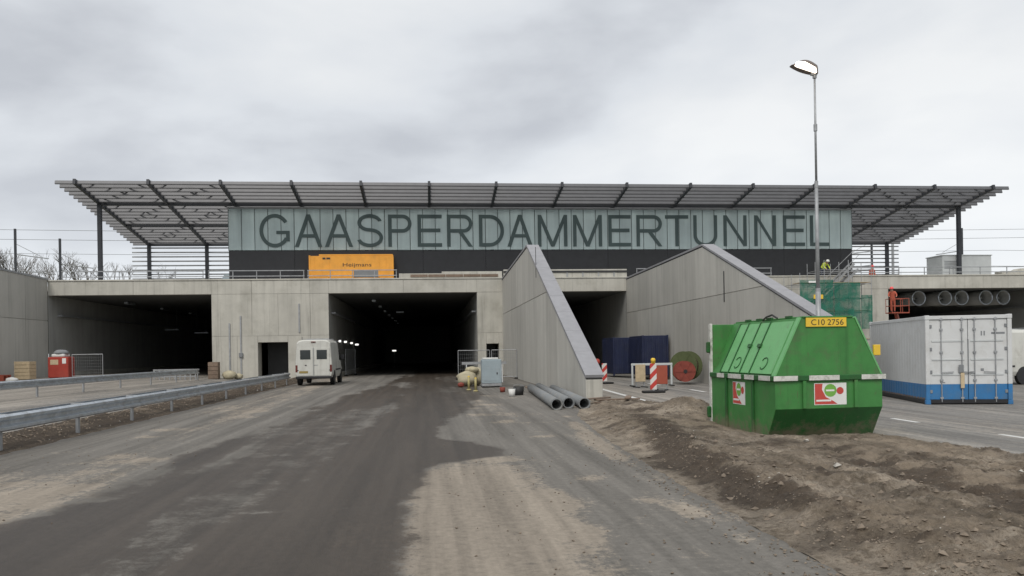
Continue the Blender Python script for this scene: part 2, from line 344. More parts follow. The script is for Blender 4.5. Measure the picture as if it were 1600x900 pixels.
def text(name, body, material, parent, x0, x1, z0, z1, y, depth=.004, axis='front'):
    """flat lettering fitted to a rectangle of the xz plane at y, facing -y"""
    cu = bpy.data.curves.new('t', 'FONT'); cu.body = body; cu.size = 1; cu.extrude = depth; cu.resolution_u = 6
    ob = bpy.data.objects.new('t', cu); C.objects.link(ob)
    dg = bpy.context.evaluated_depsgraph_get(); me = bpy.data.meshes.new_from_object(ob.evaluated_get(dg))
    bpy.data.objects.remove(ob); bpy.data.curves.remove(cu)
    xs = [v.co.x for v in me.vertices]; ys = [v.co.y for v in me.vertices]
    ax, bx, ay, by = min(xs), max(xs), min(ys), max(ys)
    for v in me.vertices:
        X = x0 + (v.co.x - ax) / (bx - ax) * (x1 - x0); Z = z0 + (v.co.y - ay) / (by - ay) * (z1 - z0); D = v.co.z
        v.co = (X, y - D, Z)
    me.materials.clear(); me.materials.append(M[material]); me.name = name
    return link(name, me, parent)
def clip(poly, axis, val, keep_greater):
    res = []
    for p, q in zip(poly, poly[1:] + poly[:1]):
        a, b = p[axis] - val, q[axis] - val
        if not keep_greater: a, b = -a, -b
        if a >= 0: res.append(p)
        if (a > 0 and b < 0) or (a < 0 and b > 0):
            t = a / (a - b); res.append((p[0] + (q[0] - p[0]) * t, p[1] + (q[1] - p[1]) * t))
    return res
def clip_rect(poly, u0, u1, v0, v1):
    for ax, val, g in ((0, u0, True), (0, u1, False), (1, v0, True), (1, v1, False)):
        poly = clip(poly, ax, val, g)
        if len(poly) < 3: return None
    return poly
_rs = np.random.RandomState(3); _tab = _rs.rand(256, 256)
def vnoise(x, y):
    xi = np.floor(x).astype(int); yi = np.floor(y).astype(int); fx = x - xi; fy = y - yi
    fx = fx * fx * (3 - 2 * fx); fy = fy * fy * (3 - 2 * fy)
    g = lambda a, b: _tab[a % 256, b % 256]
    return (g(xi, yi) * (1 - fx) + g(xi + 1, yi) * fx) * (1 - fy) + (g(xi, yi + 1) * (1 - fx) + g(xi + 1, yi + 1) * fx) * fy
def fbm(x, y, o=5, gain=.5):
    s = 0; a = 1; t = 0
    for i in range(o): s = s + a * vnoise(x * 2 ** i + 17 * i, y * 2 ** i + 31 * i); t += a; a *= gain
    return s / t
def sstep(a, b, x): t = np.clip((x - a) / (b - a), 0, 1); return t * t * (3 - 2 * t)
def grid_sheet(name, material, xs, ys, zf, attrs=None, smooth=True):
    X, Y = np.meshgrid(xs, ys); Z = zf(X, Y); nx, ny = len(xs), len(ys)
    co = np.stack([X, Y, Z], -1).reshape(-1, 3)
    i = np.arange(nx * ny).reshape(ny, nx); q = np.stack([i[:-1, :-1], i[:-1, 1:], i[1:, 1:], i[1:, :-1]], -1).reshape(-1, 4)
    me = bpy.data.meshes.new(name); me.from_pydata(co.tolist(), [], q.tolist()); me.materials.append(M[material])
    for k, fn in (attrs or {}).items():
        at = me.attributes.new(k, 'FLOAT', 'POINT'); at.data.foreach_set('value', np.clip(fn(X, Y), 0, 1).astype(np.float32).ravel())
    if smooth: me.shade_smooth()
    return link(name, me)
def geo(a, b, n): return a * (b / a) ** (np.arange(n) / (n - 1))

# ================================================================== SETTING
tag(MB().add([(-900, -300, -.6), (900, -300, -.6), (900, 1500, -.6), (-900, 1500, -.6)], [(0, 1, 2, 3)]).build('ground', 'terrain', recalc=False), kind='structure')
tag(MB().add([(-400, 76, 6.35), (400, 76, 6.35), (400, 900, 6.35), (-400, 900, 6.35)], [(0, 1, 2, 3)]).build('hinterland', 'terrain', recalc=False), kind='structure')
tag(MB().add([(-400, -60, 6.3), (-26.1, -60, 6.3), (-26.1, 76, 6.3), (-400, 76, 6.3)], [(0, 1, 2, 3)]).build('embankment', 'terrain', recalc=False), kind='structure')

def lerp_curve(pts):
    ys, xs = [p[0] for p in pts], [p[1] for p in pts]
    return lambda y: np.interp(y, ys, xs)
dxl = lerp_curve([(2, 3.05), (6, 3.15), (9, 3.2), (14.5, 3.42), (19.8, 3.85), (23, 4.6), (27, 5.0)])
dxr = lerp_curve([(2, 9.6), (7, 9.0), (10.5, 8.45), (13, 8.05), (17, 7.75), (21, 7.35), (22.5, 6.7), (27, 6.2)])
wetL = lerp_curve([(3, -3.9), (8.3, -4.24), (15, -4.1), (24.7, -3.7), (43, -2.4), (60, -1.6)])
wetR = lerp_curve([(3, -.15), (6, -.25), (9, -.45), (10.6, -.2), (12.0, .3), (12.8, 1.1), (13.6, 1.35), (14.6, .9), (15.6, .2), (18, .3), (23, 1.0), (30, 2.2), (44, 2.2), (60, 2.6)])
def road_wet(X, Y):
    jl = (fbm(X * .8, Y * .5) - .5) * 1.2
    a = sstep(-.45, .45, X - wetL(Y) + jl) * sstep(-.4, .4, wetR(Y) - X + jl * .7)
    st = np.exp(-((Y - 8.85 - .05 * X) / .075) ** 2) * sstep(-2.3, -1.7, X) * sstep(-.3, -.8, X)   # thin lighter strip across the lane
    tr = .30 * np.exp(-((X + 3.3) / .28) ** 2) * sstep(22, 12, Y) + .22 * np.exp(-((X + 1.4) / .35) ** 2) * sstep(12, 20, Y)  # wheel tracks: sheen on the wet road put in as lighter colour
    return a * (.50 + .50 * sstep(.30, .62, fbm(X * .9 + 9, Y * .14))) - .5 * st - tr * a
def road_sand(X, Y):
    s = .16 + (fbm(X * .35, Y * .2 + 5) - .5) * .5
    s = s + .85 * sstep(-.5, .3, X + .2) * sstep(13.2, 10.5, Y) * sstep(1.9, .7, X)                       # tan patch right of the wet track
    s = s + .34 * np.exp(-((X + 6.6) / .7) ** 2) * sstep(20, 25, Y) + .30 * np.exp(-((X + 4.9 + .02 * Y) / .6) ** 2) * sstep(12, 18, Y)
    s = s + .40 * sstep(-3.6, -4.8, X) * sstep(16, 10, Y)
    s = s + .85 * np.exp(-((X - dxl(Y) + .40) / .17) ** 2) * sstep(.30, .55, fbm(X * 0 + 2, Y * .8))                                                          # sandy edge by the verge
    s = s + .25 * np.exp(-((X - 1.7) / .8) ** 2) * sstep(14, 20, Y) * sstep(34, 26, Y)
    rb = random.Random(11)
    for k in range(46):                                                                                     # pale scuffs and dried puddles
        right = rb.random() < .6; cx = rb.uniform(.8, 3.0) if right else rb.uniform(-7.2, -4.4); cy = 7 * (34 / 7) ** rb.random()
        s = s + rb.uniform(.25, .6) * np.exp(-(((X - cx) / rb.uniform(.12, .55)) ** 2 + ((Y - cy) / rb.uniform(.12, .5)) ** 2))
    s = s + .55 * np.exp(-(((X + .75) / .22) ** 2 + ((Y - 7.6) / .7) ** 2)) + .35 * np.exp(-(((X - .1) / .4) ** 2 + ((Y - 14.8) / 1.1) ** 2))
    return s
ysr = np.concatenate([geo(2.0, 57.5, 420), [62, 70, 90, 128]])
road = grid_sheet('road', 'road_surface', np.concatenate([np.linspace(-8.2, 3.45, 110), [3.8, 4.3, 5.27]]), ysr, lambda X, Y: .012 * (fbm(X * .6, Y * .4) - .5) + .02 * sstep(2.6, 3.4, X), {'wet': road_wet, 'sand': road_sand})
tag(road, kind='structure')
def z_left(X): return np.clip((-X - 12) * .045, 0, .45)
lr = grid_sheet('carriageway', 'dusty_road', np.linspace(-26.5, -9.6, 60), np.concatenate([geo(4, 58, 70), [64, 80, 128]]), lambda X, Y: .02 + z_left(X),
                {'wet': lambda X, Y: .75 * sstep(-13.2, -12, X) * sstep(-9.8, -11, X) * .6, 'sand': lambda X, Y: .45 + (fbm(X * .4, Y * .2) - .5) * .6 + .25 * sstep(-12.5, -16, X)})
tag(lr, kind='structure')
def vz(X, Y):  # rubbly strip under the guard rail
    p = np.exp(-((X + 8.6) / .75) ** 2)
    return -.03 + .17 * p + p * .16 * (fbm(X * 2.2, Y * 2.2) - .4) + .05 * p * (fbm(X * 8, Y * 8) - .5)
vg = grid_sheet('verge', 'dirt_surface', np.linspace(-10.2, -7.3, 44), geo(3, 56, 260), vz, {'wet': lambda X, Y: .35 + .5 * fbm(X * 1.2, Y * .7), 'sand': lambda X, Y: .25 + .3 * sstep(-7.9, -7.3, X)})
tag(vg, kind='structure')
def z_right(X): return -.17 * sstep(9, 14, X)
rr = grid_sheet('right_carriageway', 'dusty_road', np.concatenate([np.linspace(5.6, 16, 60), np.linspace(17, 52, 25)]), np.concatenate([geo(2, 58, 120), [64, 80, 128]]), lambda X, Y: .008 + z_right(X) - .09 * sstep(0, .3, dxr(Y) - .15 - X) * sstep(22, 20.5, Y),
                {'wet': lambda X, Y: .28 * fbm(X * .3, Y * .2), 'sand': lambda X, Y: .40 + (fbm(X * .5 + 3, Y * .25) - .5) * .6 + .3 * sstep(9.3, 8.4, X)})
tag(rr, kind='structure')

# dirt island with tyre ruts and mounds
def dz(X, Y):
    J = (fbm(X * 3, Y * 3) - .5) * .12; U = X - dxl(Y) + .22 + J; V = dxr(Y) - X + J
    edge = sstep(0, .9, U) * sstep(0, .55, V) * sstep(27.5, 22, Y)
    bank = .22 * sstep(.15, .95, U + .35 * (fbm(X * 0 + 3, Y * .9) - .5))
    crest = .16 * np.exp(-((U - 1.0 - .35 * np.sin(Y * .5)) / .33) ** 2) * sstep(6.0, 8.5, Y) * sstep(18, 14, Y)
    rut = -.07 * np.exp(-((X - 5.6 - .10 * (Y - 8)) / .30) ** 2) * sstep(12.6, 10, Y) - .05 * np.exp(-((X - 7.2 - .1 * (Y - 8)) / .3) ** 2) * sstep(12, 9.5, Y)
    lump = .09 * (fbm(X * .9, Y * .9) - .45) + .09 * (fbm(X * 2.6 + 8, Y * 3.4) - .5) + .12 * (fbm(X * 7, Y * 8, 4) - .5)
    mound = .30 * np.exp(-(((X - 6.15) / .62) ** 2 + ((Y - 18.6) / 1.1) ** 2)) * (.6 + .8 * fbm(X * 4, Y * 4))
    pad = np.exp(-(((X - 7.3) / 1.5) ** 4 + ((Y - 15.2) / 1.9) ** 4))
    h = .055 * sstep(0, .10, U) * sstep(0, .1, V) * sstep(27.5, 22, Y) + edge * (.05 + bank * .5 + crest * .5 + rut + lump * (.9 + .5 * sstep(12, 8, Y)) + mound)
    return -.035 + h * (1 - pad) + pad * .012 * edge
def ddark(X, Y):  # darker along the crest's road side and in the rut
    U = X - dxl(Y)
    return .30 + .55 * np.exp(-((U - .62 - .35 * np.sin(Y * .5)) / .26) ** 2) * sstep(6, 8.5, Y) * sstep(18.5, 14, Y) + .7 * (fbm(X * 1.5, Y * 2.4) - .5) + .3 * np.exp(-((X - 5.6 - .1 * (Y - 8)) / .35) ** 2) * sstep(13, 10, Y)
di = grid_sheet('dirt_verge', 'dirt_surface', np.linspace(3.0, 9.7, 230), geo(2.2, 27.5, 420), dz, {'wet': ddark, 'sand': lambda X, Y: .42 + .8 * (fbm(X * .9 + 4, Y * .9) - .5) + .25 * sstep(.7, 0, X - dxl(Y))})
# keep only the faces inside the island outline
bm = bmesh.new(); bm.from_mesh(di.data)
kill = []
for f in bm.faces:
    c = f.calc_center_median()
    if c.x < dxl(c.y) - .3 or c.x > dxr(c.y) + .3: kill.append(f)
bmesh.ops.delete(bm, geom=kill, context='FACES'); bm.to_mesh(di.data); bm.free()
tag(di, kind='structure')

# stones and clods, far too many to count
def chunk(mb, x, y, z, r):
    a = random.random() * 6.28; ph = [Vector((math.cos(a + i * 1.57) * r * random.uniform(.6, 1.1), math.sin(a + i * 1.57) * r * random.uniform(.6, 1.1), random.uniform(-.2, .3) * r)) for i in range(4)]
    v = ph + [Vector((0, 0, r * random.uniform(.4, .8))), Vector((0, 0, -r * .5))]
    mb.add([(p.x + x, p.y + y, p.z + z) for p in v], [(0, 1, 4), (1, 2, 4), (2, 3, 4), (3, 0, 4), (1, 0, 5), (2, 1, 5), (3, 2, 5), (0, 3, 5)])
sa, sb, sc_ = MB(), MB(), MB()
n = 0
while n < 7000:
    y = 3.5 * (24 / 3.5) ** random.random(); x = random.uniform(3.1, 9)
    if not (dxl(y) + .03 < x < dxr(y) - .05): continue
    m = fbm(np.array(x * 1.3), np.array(y * 1.3))
    near = math.exp(-(((x - 6.15) / .8) ** 2 + ((y - 18.6) / 1.3) ** 2)) + .6 * math.exp(-((x - dxl(y) - .6) / .4) ** 2)
    if random.random() > .25 + near + (m - .5): continue
    z = float(dz(np.array(x), np.array(y))); r = random.uniform(.006, .02) * (1 + 1.8 * (random.random() < .07))
    chunk(sb if (random.random() < .025 and r < .03) else sa, x, y, z, r); n += 1
for i in range(2600):
    y = 6 * (50 / 6) ** random.random(); x = random.gauss(-8.6, .5)
    if not -10 < x < -7.4: continue
    chunk(sb if random.random() < .012 else sa, x, y, float(vz(np.array(x), np.array(y))), random.uniform(.012, .045))
tag(sa.build('rubble', 'stone', recalc=False), 'brown stones and clods strewn over the dirt verges', 'rubble', kind='stuff')
tag(sb.build('pale_rubble', 'stone_pale', recalc=False), 'pale chips of stone scattered over the dirt verges', 'rubble', kind='stuff')
for i in range(420):
    y = 4.5 * (30 / 4.5) ** random.random(); x = random.choice([random.uniform(.2, 3.2), random.uniform(-7, -3.8)])
    chunk(sc_, x, y, .006, random.uniform(.006, .02))
for i in range(900):
    y = 4.2 * (23 / 4.2) ** random.random(); x = float(dxl(y)) + .05 - abs(random.gauss(0, .30))
    chunk(sc_, x, y, .012, random.uniform(.006, .022))
tag(sc_.build('road_grit', 'stone', recalc=False), 'small dark crumbs of earth lying on the road', 'grit', kind='stuff')

# painted lines on the right carriageway
def marking(pts, wd, label):
    (x0, y0), (x1, y1) = pts; d = Vector((x1 - x0, y1 - y0)).normalized(); nrm = Vector((-d.y, d.x)) * wd / 2
    z = lambda x: .013 + float(z_right(np.array(x)))
    o = MB().add([(x0 - nrm.x, y0 - nrm.y, z(x0)), (x0 + nrm.x, y0 + nrm.y, z(x0)), (x1 + nrm.x, y1 + nrm.y, z(x1)), (x1 - nrm.x, y1 - nrm.y, z(x1))], [(0, 3, 2, 1)]).build('lane_marking', 'marking')
    tag(o, kind='structure')
for (p, q, wd) in [((6.8, 21.9), (7.3, 33.5), .2), ((7.3, 33.5), (8.2, 55), .2), ((10.75, 13.0), (10.78, 13.95), .13), ((10.8, 16.5), (10.86, 17.6), .13), ((10.75, 30), (10.85, 32), .16), ((10.9, 36.5), (11, 39), .16), ((10.7, 7), (10.72, 9.5), .14), ((10.9, 22), (10.95, 25), .14)]:
    marking((p, q), wd, '')

# ================================================================== TUNNEL PORTAL
YF, ZL, ZT = 56.0, 5.9, 6.85
portal = thing('tunnel_portal', (0, YF, 0), 'concrete tunnel portal with wide dark openings below the lettered glass hall', 'tunnel')
def panels(parent, rects, y, thick=.03, gap=.014, material='concrete', name='concrete_panel'):
    for (x0, x1, z0, z1) in rects: MB().box(x0 + gap / 2, x1 - gap / 2, y, y + thick, z0 + gap / 2, z1 - gap / 2, .006).build(name, material, parent)
def pillar(x0, x1, rects, holes=()):
    # core behind the panels, built of boxes round the holes
    m = MB(); xs = sorted([x0, x1] + [h[0] for h in holes] + [h[1] for h in holes])
    for a, b in zip(xs, xs[1:]):
        top = [h for h in holes if h[0] <= a + 1e-4 and b <= h[1] + 1e-4]
        m.box(a, b, .034, 1.2, top[0][2] if top else -.4, ZL)
    o = m.build('pillar', 'concrete', portal); panels(o, rects, 0)
    return o
pillar(-14.78, -6.89, [(-14.78, -12.1, 3.0, ZL), (-12.1, -10.33, 3.0, ZL), (-10.33, -8.15, 3.0, ZL), (-8.15, -6.89, 3.0, ZL), (-14.78, -13.1, -.3, 3.0), (-13.1, -11.72, -.3, 3.0), (-11.72, -9.69, 2.55, 3.0), (-9.69, -8.15, -.3, 3.0), (-8.15, -6.89, -.3, 3.0)], [(-11.72, -9.69, 2.55)])
pillar(3.46, 5.3, [(3.46, 5.3, 3.0, ZL), (3.46, 4.08, -.3, 3.0), (4.08, 4.98, 2.23, 3.0), (4.98, 5.3, -.3, 3.0)], [(4.08, 4.98, 2.23)])
pillar(15.0, 34.4, [(15.0, 18.8, -.3, ZL)] + [(18.8 + i * 3.9, 22.7 + i * 3.9, a, b) for i in range(4) for a, b in ((-.3, 3), (3, ZL))])
pillar(48, 53, [(48, 53, -.3, ZL)])
for x0, x1, zt in ((-11.72, -9.69, 2.55), (4.08, 4.98, 2.23)):   # dark sheet behind each service doorway stands for its unlit depth
    MB().box(x0 - .05, x1 + .05, 3.6, 3.7, -.3, zt + .1).build('doorway_dark', 'board_and_dark', portal)
li = MB().box(-25.4, 53, .034, 1.1, ZL + .001, ZT - .002).build('lintel', 'concrete', portal)
xs = [-25.4, -19.9, -14.78, -12.1, -8.15, -6.89, -1.7, 3.46, 5.3, 9.8, 14.3, 18.8, 22.7, 26.6, 30.5, 34.4, 40, 46, 53]
panels(li, [(a, b, ZL, ZT) for a, b in zip(xs, xs[1:])], -.004)
cp = MB()
MB().box(-25.4, 53, -.06, 1.3, ZT, ZT + .09, .01).build('coping', 'concrete', portal)
MB().box(-26.1, 53, 1.11, 21, 6.3, 6.6).build('deck', 'concrete_smooth', portal)
# raised edge strips along the middle of the deck edge
o = MB().box(-2.0, 5.3, .15, .5, ZT + .09, ZT + .42, .01).build('upstand', 'concrete', portal)
for i in range(5): MB().box(-1.2 + i * 1.25, -1.2 + i * 1.25 + 1.2, .09, .148, ZT + .16, ZT + .34).build('shutter_board', 'timber_brown', o)
MB().box(1.0, 5.3, .2, .55, ZT + .42, ZT + .55, .01).build('kerb', 'concrete', portal)
o = MB().box(5.4, 14.4, .15, .5, ZT + .09, ZT + .66, .01).build('upstand', 'concrete', portal)
MB().box(5.4, 14.4, .10, .148, ZT + .42, ZT + .56).build('recess_shade', 'gap_shade', o)  # dark strip on the face stands for a recess in shade
for i in range(7): MB().box(6.5 + i * 1.15, 6.6 + i * 1.15, .10, .149, ZT + .12, ZT + .42).build('bracket', 'galv_dull', o)
# bores: side walls, ceiling, and a dark sheet for the unlit depth of each tube
for x0, x1 in ((-25.397, -14.783), (-6.887, 3.457), (5.993, 14.297), (34.403, 47.997)):
    m = MB(); y0, y1 = .002, 72
    m.add([(x0, y0, -.3), (x0, y1, -.3), (x0, y1, ZL), (x0, y0, ZL)], [(0, 1, 2, 3)]); m.add([(x1, y0, -.3), (x1, y1, -.3), (x1, y1, ZL), (x1, y0, ZL)], [(3, 2, 1, 0)])
    m.build('bore_wall', 'tunnel_inside', portal, recalc=False)
    MB().add([(x0, .6, ZL - .004), (x1, .6, ZL - .004), (x1, y1, ZL - .004), (x0, y1, ZL - .004)], [(0, 3, 2, 1)]).build('bore_ceiling', 'board_and_dark', portal, recalc=False)
    MB().add([(x0, y1, -.3), (x1, y1, -.3), (x1, y1, ZL), (x0, y1, ZL)], [(0, 1, 2, 3)]).build('bore_end_dark', 'board_and_dark', portal, recalc=False)  # dark sheet in place of the tube running on unlit
for x0, x1 in ((-25.4, -14.78), (-6.89, 3.46), (34.4, 48)):
    for x, s_ in ((x0, 1), (x1, -1)):
        MB().box(x + s_ * .02, x + s_ * .32, 1.3, 70, 4.55, 4.66).build('cable_tray', 'galv_dull', portal); MB().box(x + s_ * .01, x + s_ * .5, 1.3, 70, -.1, .32 if x > -20 else .75, .02).build('bore_kerb', 'concrete', portal)
    for k in range(7): MB().box((x0 + x1) / 2 - 2.6, (x0 + x1) / 2 - 2.35, 6 + k * 8, 7.6 + k * 8, ZL - .22, ZL - .06).build('luminaire', 'galv', portal)
# cable conduits up the broad pillar
for x, z0, z1 in ((-12.85, .2, 4.4), (-13.6, .2, 3.9), (-8.9, 3.2, 5.2)): MB().box(x - .05, x + .05, -.07, -.005, z0, z1, .01).build('conduit', 'galv_dull', portal)
MB().box(-12.98, -12.72, -.14, -.005, 1.55, 1.85, .01).build('junction_box', 'ink_grey', portal)

# ------------------------------------------------------------------ service building with lettered glass and slatted canopy
YB, YFR, ZFR, SL = 57.4, 53.5, 13.0, .16
def zc_(y): return ZFR - SL * (y - YFR)
hall = thing('service_building', (0, YB, 6.6), 'long glass fronted hall lettered in capitals under a slatted steel canopy', 'building')
def rel(y, z): return y - YB, z - 6.6
PW = 4.54 / 5; X0 = -13.92; NP = 51
MB().box(X0, X0 + NP * PW, 1.0, 9.3, 6.605 - 6.6, 12.02 - 6.6).build('wall', 'hall_wall', hall)
for x in [.2 + 4.54 * k for k in range(-3, 8)]: MB().box(x - .12, x + .12, .16, .40, .01, 12.0 - 6.6).build('frame_column', 'steel_dark', hall)
for i in range(NP + 1): MB().box(X0 + i * PW - .02, X0 + i * PW + .02, .02, .14, 2.48, 12.02 - 6.6).build('mullion', 'glass_gap', hall)
MB().box(X0, X0 + NP * PW, .16, .9, 2.40, 2.47).build('floor_edge', 'steel_dark', hall)
for xa in (X0 + .001, X0 + NP * PW - .10): MB().box(xa, xa + .099, .15, .99, .01, 12.0 - 6.6).build('end_wall', 'glass_gap', hall)
gme = MB().box(.024, PW - .024, 0, .09, 9.10 - 6.6, 12.04 - 6.6, .008).mesh('glass_panel', 'glass_panel')
for i in range(NP): link('glass_panel', gme, hall, (X0 + i * PW, 0, 0))
MB().box(X0 - .03, X0 + NP * PW + .03, -.05, .12, 12.045 - 6.6, 12.16 - 6.6, .01).build('head_trim', 'galv_dull', hall)
bme = MB().box(.006, PW * 5 - .006, .02, .09, 0.0, 9.07 - 6.6, .005).mesh('cladding_panel', 'black_clad')
for i in range(10): link('cladding_panel', bme, hall, (X0 + i * PW * 5, 0, 0))
MB().box(X0 + 50 * PW + .006, X0 + 51 * PW, .02, .09, 0, 9.07 - 6.6).build('cladding_panel', 'black_clad', hall)
LET = [('G', -11.78, -9.66), ('A', -9.35, -7.43), ('A', -7.25, -5.27), ('S', -5.0, -3.14), ('P', -2.77, -1.08), ('E', -0.67, 1.08), ('R', 1.45, 3.31), ('D', 3.77, 5.6), ('A', 5.84, 7.72), ('M', 8.1, 10.29), ('M', 10.72, 12.89), ('E', 13.37, 15.07), ('R', 15.5, 17.46), ('T', 17.7, 19.48), ('U', 19.87, 21.71), ('N', 22.2, 24.01), ('N', 24.61, 26.32), ('E', 26.88, 28.61), ('L', 29.02, 30.55)]
# drawn strokes, 0..1 cells of the letter box (stroke width in metres)
def letter(ch, x0, x1, z0, z1, y):
    W, H, t = x1 - x0, z1 - z0, .255
    P = []
    def rect(a, b, c, d): P.append([(x0 + a, z0 + c), (x0 + b, z0 + c), (x0 + b, z0 + d), (x0 + a, z0 + d)])
    def poly(*pts): P.append([(x0 + a, z0 + b) for a, b in pts])
    def arc(cx, cz, rx, rz, a0, a1, n=14):
        for i in range(n):
            u0, u1 = R(a0 + (a1 - a0) * i / n), R(a0 + (a1 - a0) * (i + 1) / n)
            P.append([(x0 + cx + (rx - k) * math.cos(u), z0 + cz + (rz - k) * math.sin(u)) for k, u in ((0, u0), (0, u1), (t, u1), (t, u0))])
    if ch in 'EL':
        rect(0, t, 0, H); rect(t, W, 0, t)
        if ch == 'E': rect(t, W, H - t, H); rect(t, W * .94, H * .5 - t * .4, H * .5 + t * .6)
    elif ch == 'T': rect(W / 2 - t / 2, W / 2 + t / 2, 0, H - t); rect(0, W, H - t, H)
    elif ch == 'N': rect(0, t, 0, H); rect(W - t, W, 0, H); poly((t, H), (t, H - t * 1.5), (W - t, 0), (W - t, t * 1.5))
    elif ch == 'M': rect(0, t, 0, H); rect(W - t, W, 0, H); poly((t, H), (t, H - t * 2.4), (W / 2 - .13, 0), (W / 2 + .02, 0), (W / 2, t * 1.4)); poly((W - t, H), (W - t, H - t * 2.4), (W / 2 + .13, 0), (W / 2 - .02, 0), (W / 2, t * 1.4))
    elif ch == 'A': poly((0, 0), (t * 1.08, 0), (W / 2 + .02, H - .34), (W / 2 + .13, H), (W / 2 - .13, H)); poly((W, 0), (W - t * 1.08, 0), (W / 2 - .02, H - .34), (W / 2 - .13, H), (W / 2 + .13, H)); rect(W * .24, W * .76, H * .29, H * .29 + t * .92)
    elif ch == 'U': rect(0, t, H * .36, H); rect(W - t, W, H * .36, H); arc(W / 2, H * .36, W / 2, H * .36, 180, 360, 20)
    elif ch == 'G': arc(W / 2, H / 2, W / 2, H / 2, 35, 330, 34); rect(W * .55, W - .03, H * .40, H * .40 + t * .9); rect(W - t - .03, W - .03, H * .18, H * .40)
    elif ch == 'S': arc(W / 2, H * .735, W * .47, H * .265, 15, 270, 24); arc(W / 2, H * .2875, W / 2, H * .2875, -165, 90, 24)
    elif ch == 'D': rect(0, t, 0, H); rect(t, W * .42, 0, t); rect(t, W * .42, H - t, H); arc(W * .42, H / 2, W * .58, H / 2, -90, 90, 24)
    elif ch in 'PR':
        b = H * .44; rr_ = (H - b) / 2; rect(0, t, 0, H); rect(t, W - rr_ * 1.02, H - t, H); rect(t, W - rr_ * 1.02, b, b + t); arc(W - rr_ * 1.02, H - rr_, rr_ * 1.0, rr_, -90, 90, 18)
        if ch == 'R': poly((W * .45, b), (W * .62, b), (W, 0), (W - t * 1.15, 0))
    m = MB()
    for i, p in enumerate(P): m.prism(p, 'y', y - .03 - .0007 * (i % 5), y)
    return m
for i, (ch, a, b) in enumerate(LET):
    z1 = 11.64 if ch not in 'GS' else 11.67; z0 = 9.32 if ch not in 'GSU' else 9.29
    letter(ch, a, b, z0 - 6.6, z1 - 6.6, -.004).build('sign_letter', 'letter', hall)
# canopy
can = MB().bar((-22.55, *rel(YB - .12, zc_(YB) - .02)), (41.2, *rel(YB - .12, zc_(YB) - .02)), .2, .30).build('canopy', 'steel_dark', hall)
RX = [.2 + 4.54 * k for k in range(-5, 10)]
y0, y1 = YFR - .15, 67.1
rme = MB().bar((0, *rel(y0, zc_(y0) + .02)), (0, *rel(y1, zc_(y1) + .02)), .17, .34).mesh('rafter', 'steel_dark')
for x in RX: link('rafter', rme, can, (x, 0, 0))
for yb in (62.0, 66.95):
    z = zc_(yb) - .06; MB().bar((RX[0], *rel(yb, z)), (RX[-1], *rel(yb, z)), .16, .22).build('purlin', 'steel_dark', can)
NS = 21; XA, XB = -23.75, 42.35
sprof = [(-.045, -.115), (.05, -.115), (.05, -.10), (-.01, -.095), (.04, .075), (.01, .08)]
sme = MB().prism([(a, b) for a, b in sprof], 'x', XA, XB).mesh('slat', 'slat')
lipm = MB().box(XA + .01, XB - .01, -.055, .06, -.165, -.1165).mesh('slat_shade_lip', 'slat_shade_lip')
for i in range(NS):
    y = YFR + .05 + i * (66.9 - YFR) / (NS - 1); s_ = link('slat', sme, can, (0, *rel(y, zc_(y) + .06)))
    link('slat_shade_lip', lipm, can, (0, *rel(y, zc_(y) + .06)))
# wind bracing in the outer bays
def brace(xa, ya, xb, yb):
    MB().tube((xa, *rel(ya, zc_(ya) + .13)), (xb, *rel(yb, zc_(yb) + .13)), .045, n=6).build('brace', 'steel_dark', can)
for k0, k1 in ((0, 1), (1, 2), (12, 13), (13, 14)):
    for a, b in ((YFR, 57.3), (57.3, 62), (62, 66.9)): brace(RX[k0], a, RX[k1], b); brace(RX[k1], a, RX[k0], b)
# columns
def column(x, y): MB().box(x - .13, x + .13, *[v - YB for v in (y - .13, y + .13)], 0, zc_(y) - .12 - 6.6, .01).build('column', 'steel_dark', hall)
for x, y in ((RX[0], 57.28), (RX[-1], 57.28), (RX[0], 66.95), (RX[1], 66.95), (RX[-1], 66.95), (RX[-2], 66.95)): column(x, y)
MB().box(RX[0] - .9, RX[0] + .9, -.5, .3, .05, .35, .02).build('column_foot', 'black_clad', hall)
# rear screens: horizontal slats below the canopy's low edge
for xa, xb in ((-23.9, X0), (X0 + NP * PW, 42.3)):
    me = MB().box(xa, xb, -.03, .03, -.055, .055, .01).mesh('screen_slat', 'galv_dull')
    for i in range(10): link('screen_slat', me, hall, (0, *rel(67.15, 10.55 - i * .36)))

# ------------------------------------------------------------------ railings on the deck edge
def railing(x0, x1, step, label, y=56.35):
    t = thing('railing', (x0, y, ZT + .09), label, 'railing', group='railings along the deck edge')
    ln = x1 - x0; n_ = max(1, round(ln / step))
    pm = MB().box(-.025, .025, -.025, .025, 0, .60, .004).mesh('post', 'galv_dull')
    for i in range(n_ + 1): link('post', pm, t, (ln * i / n_, 0, 0))
    for z in (.60, .22): MB().box(-.05, ln + .05, -.055, -.027, z - .03, z + .03, .004).build('rail', 'galv_dull', t)
railing(-24.6, -15.4, 1.75, 'long grey deck railing above the leftmost tunnel opening')
railing(-15.0, -8.6, 1.75, 'grey deck railing left of the orange container')
railing(-8.3, -2.2, 1.6, 'grey railing passing in front of the orange container')
railing(15.2, 25.4, 1.75, 'pale deck railing between the second wing wall and the scaffold')
railing(31.4, 39.6, 1.9, 'grey deck railing beside the person in the red helmet')
railing(39.9, 46.5, 1.9, 'grey deck railing in front of the pale plant box')

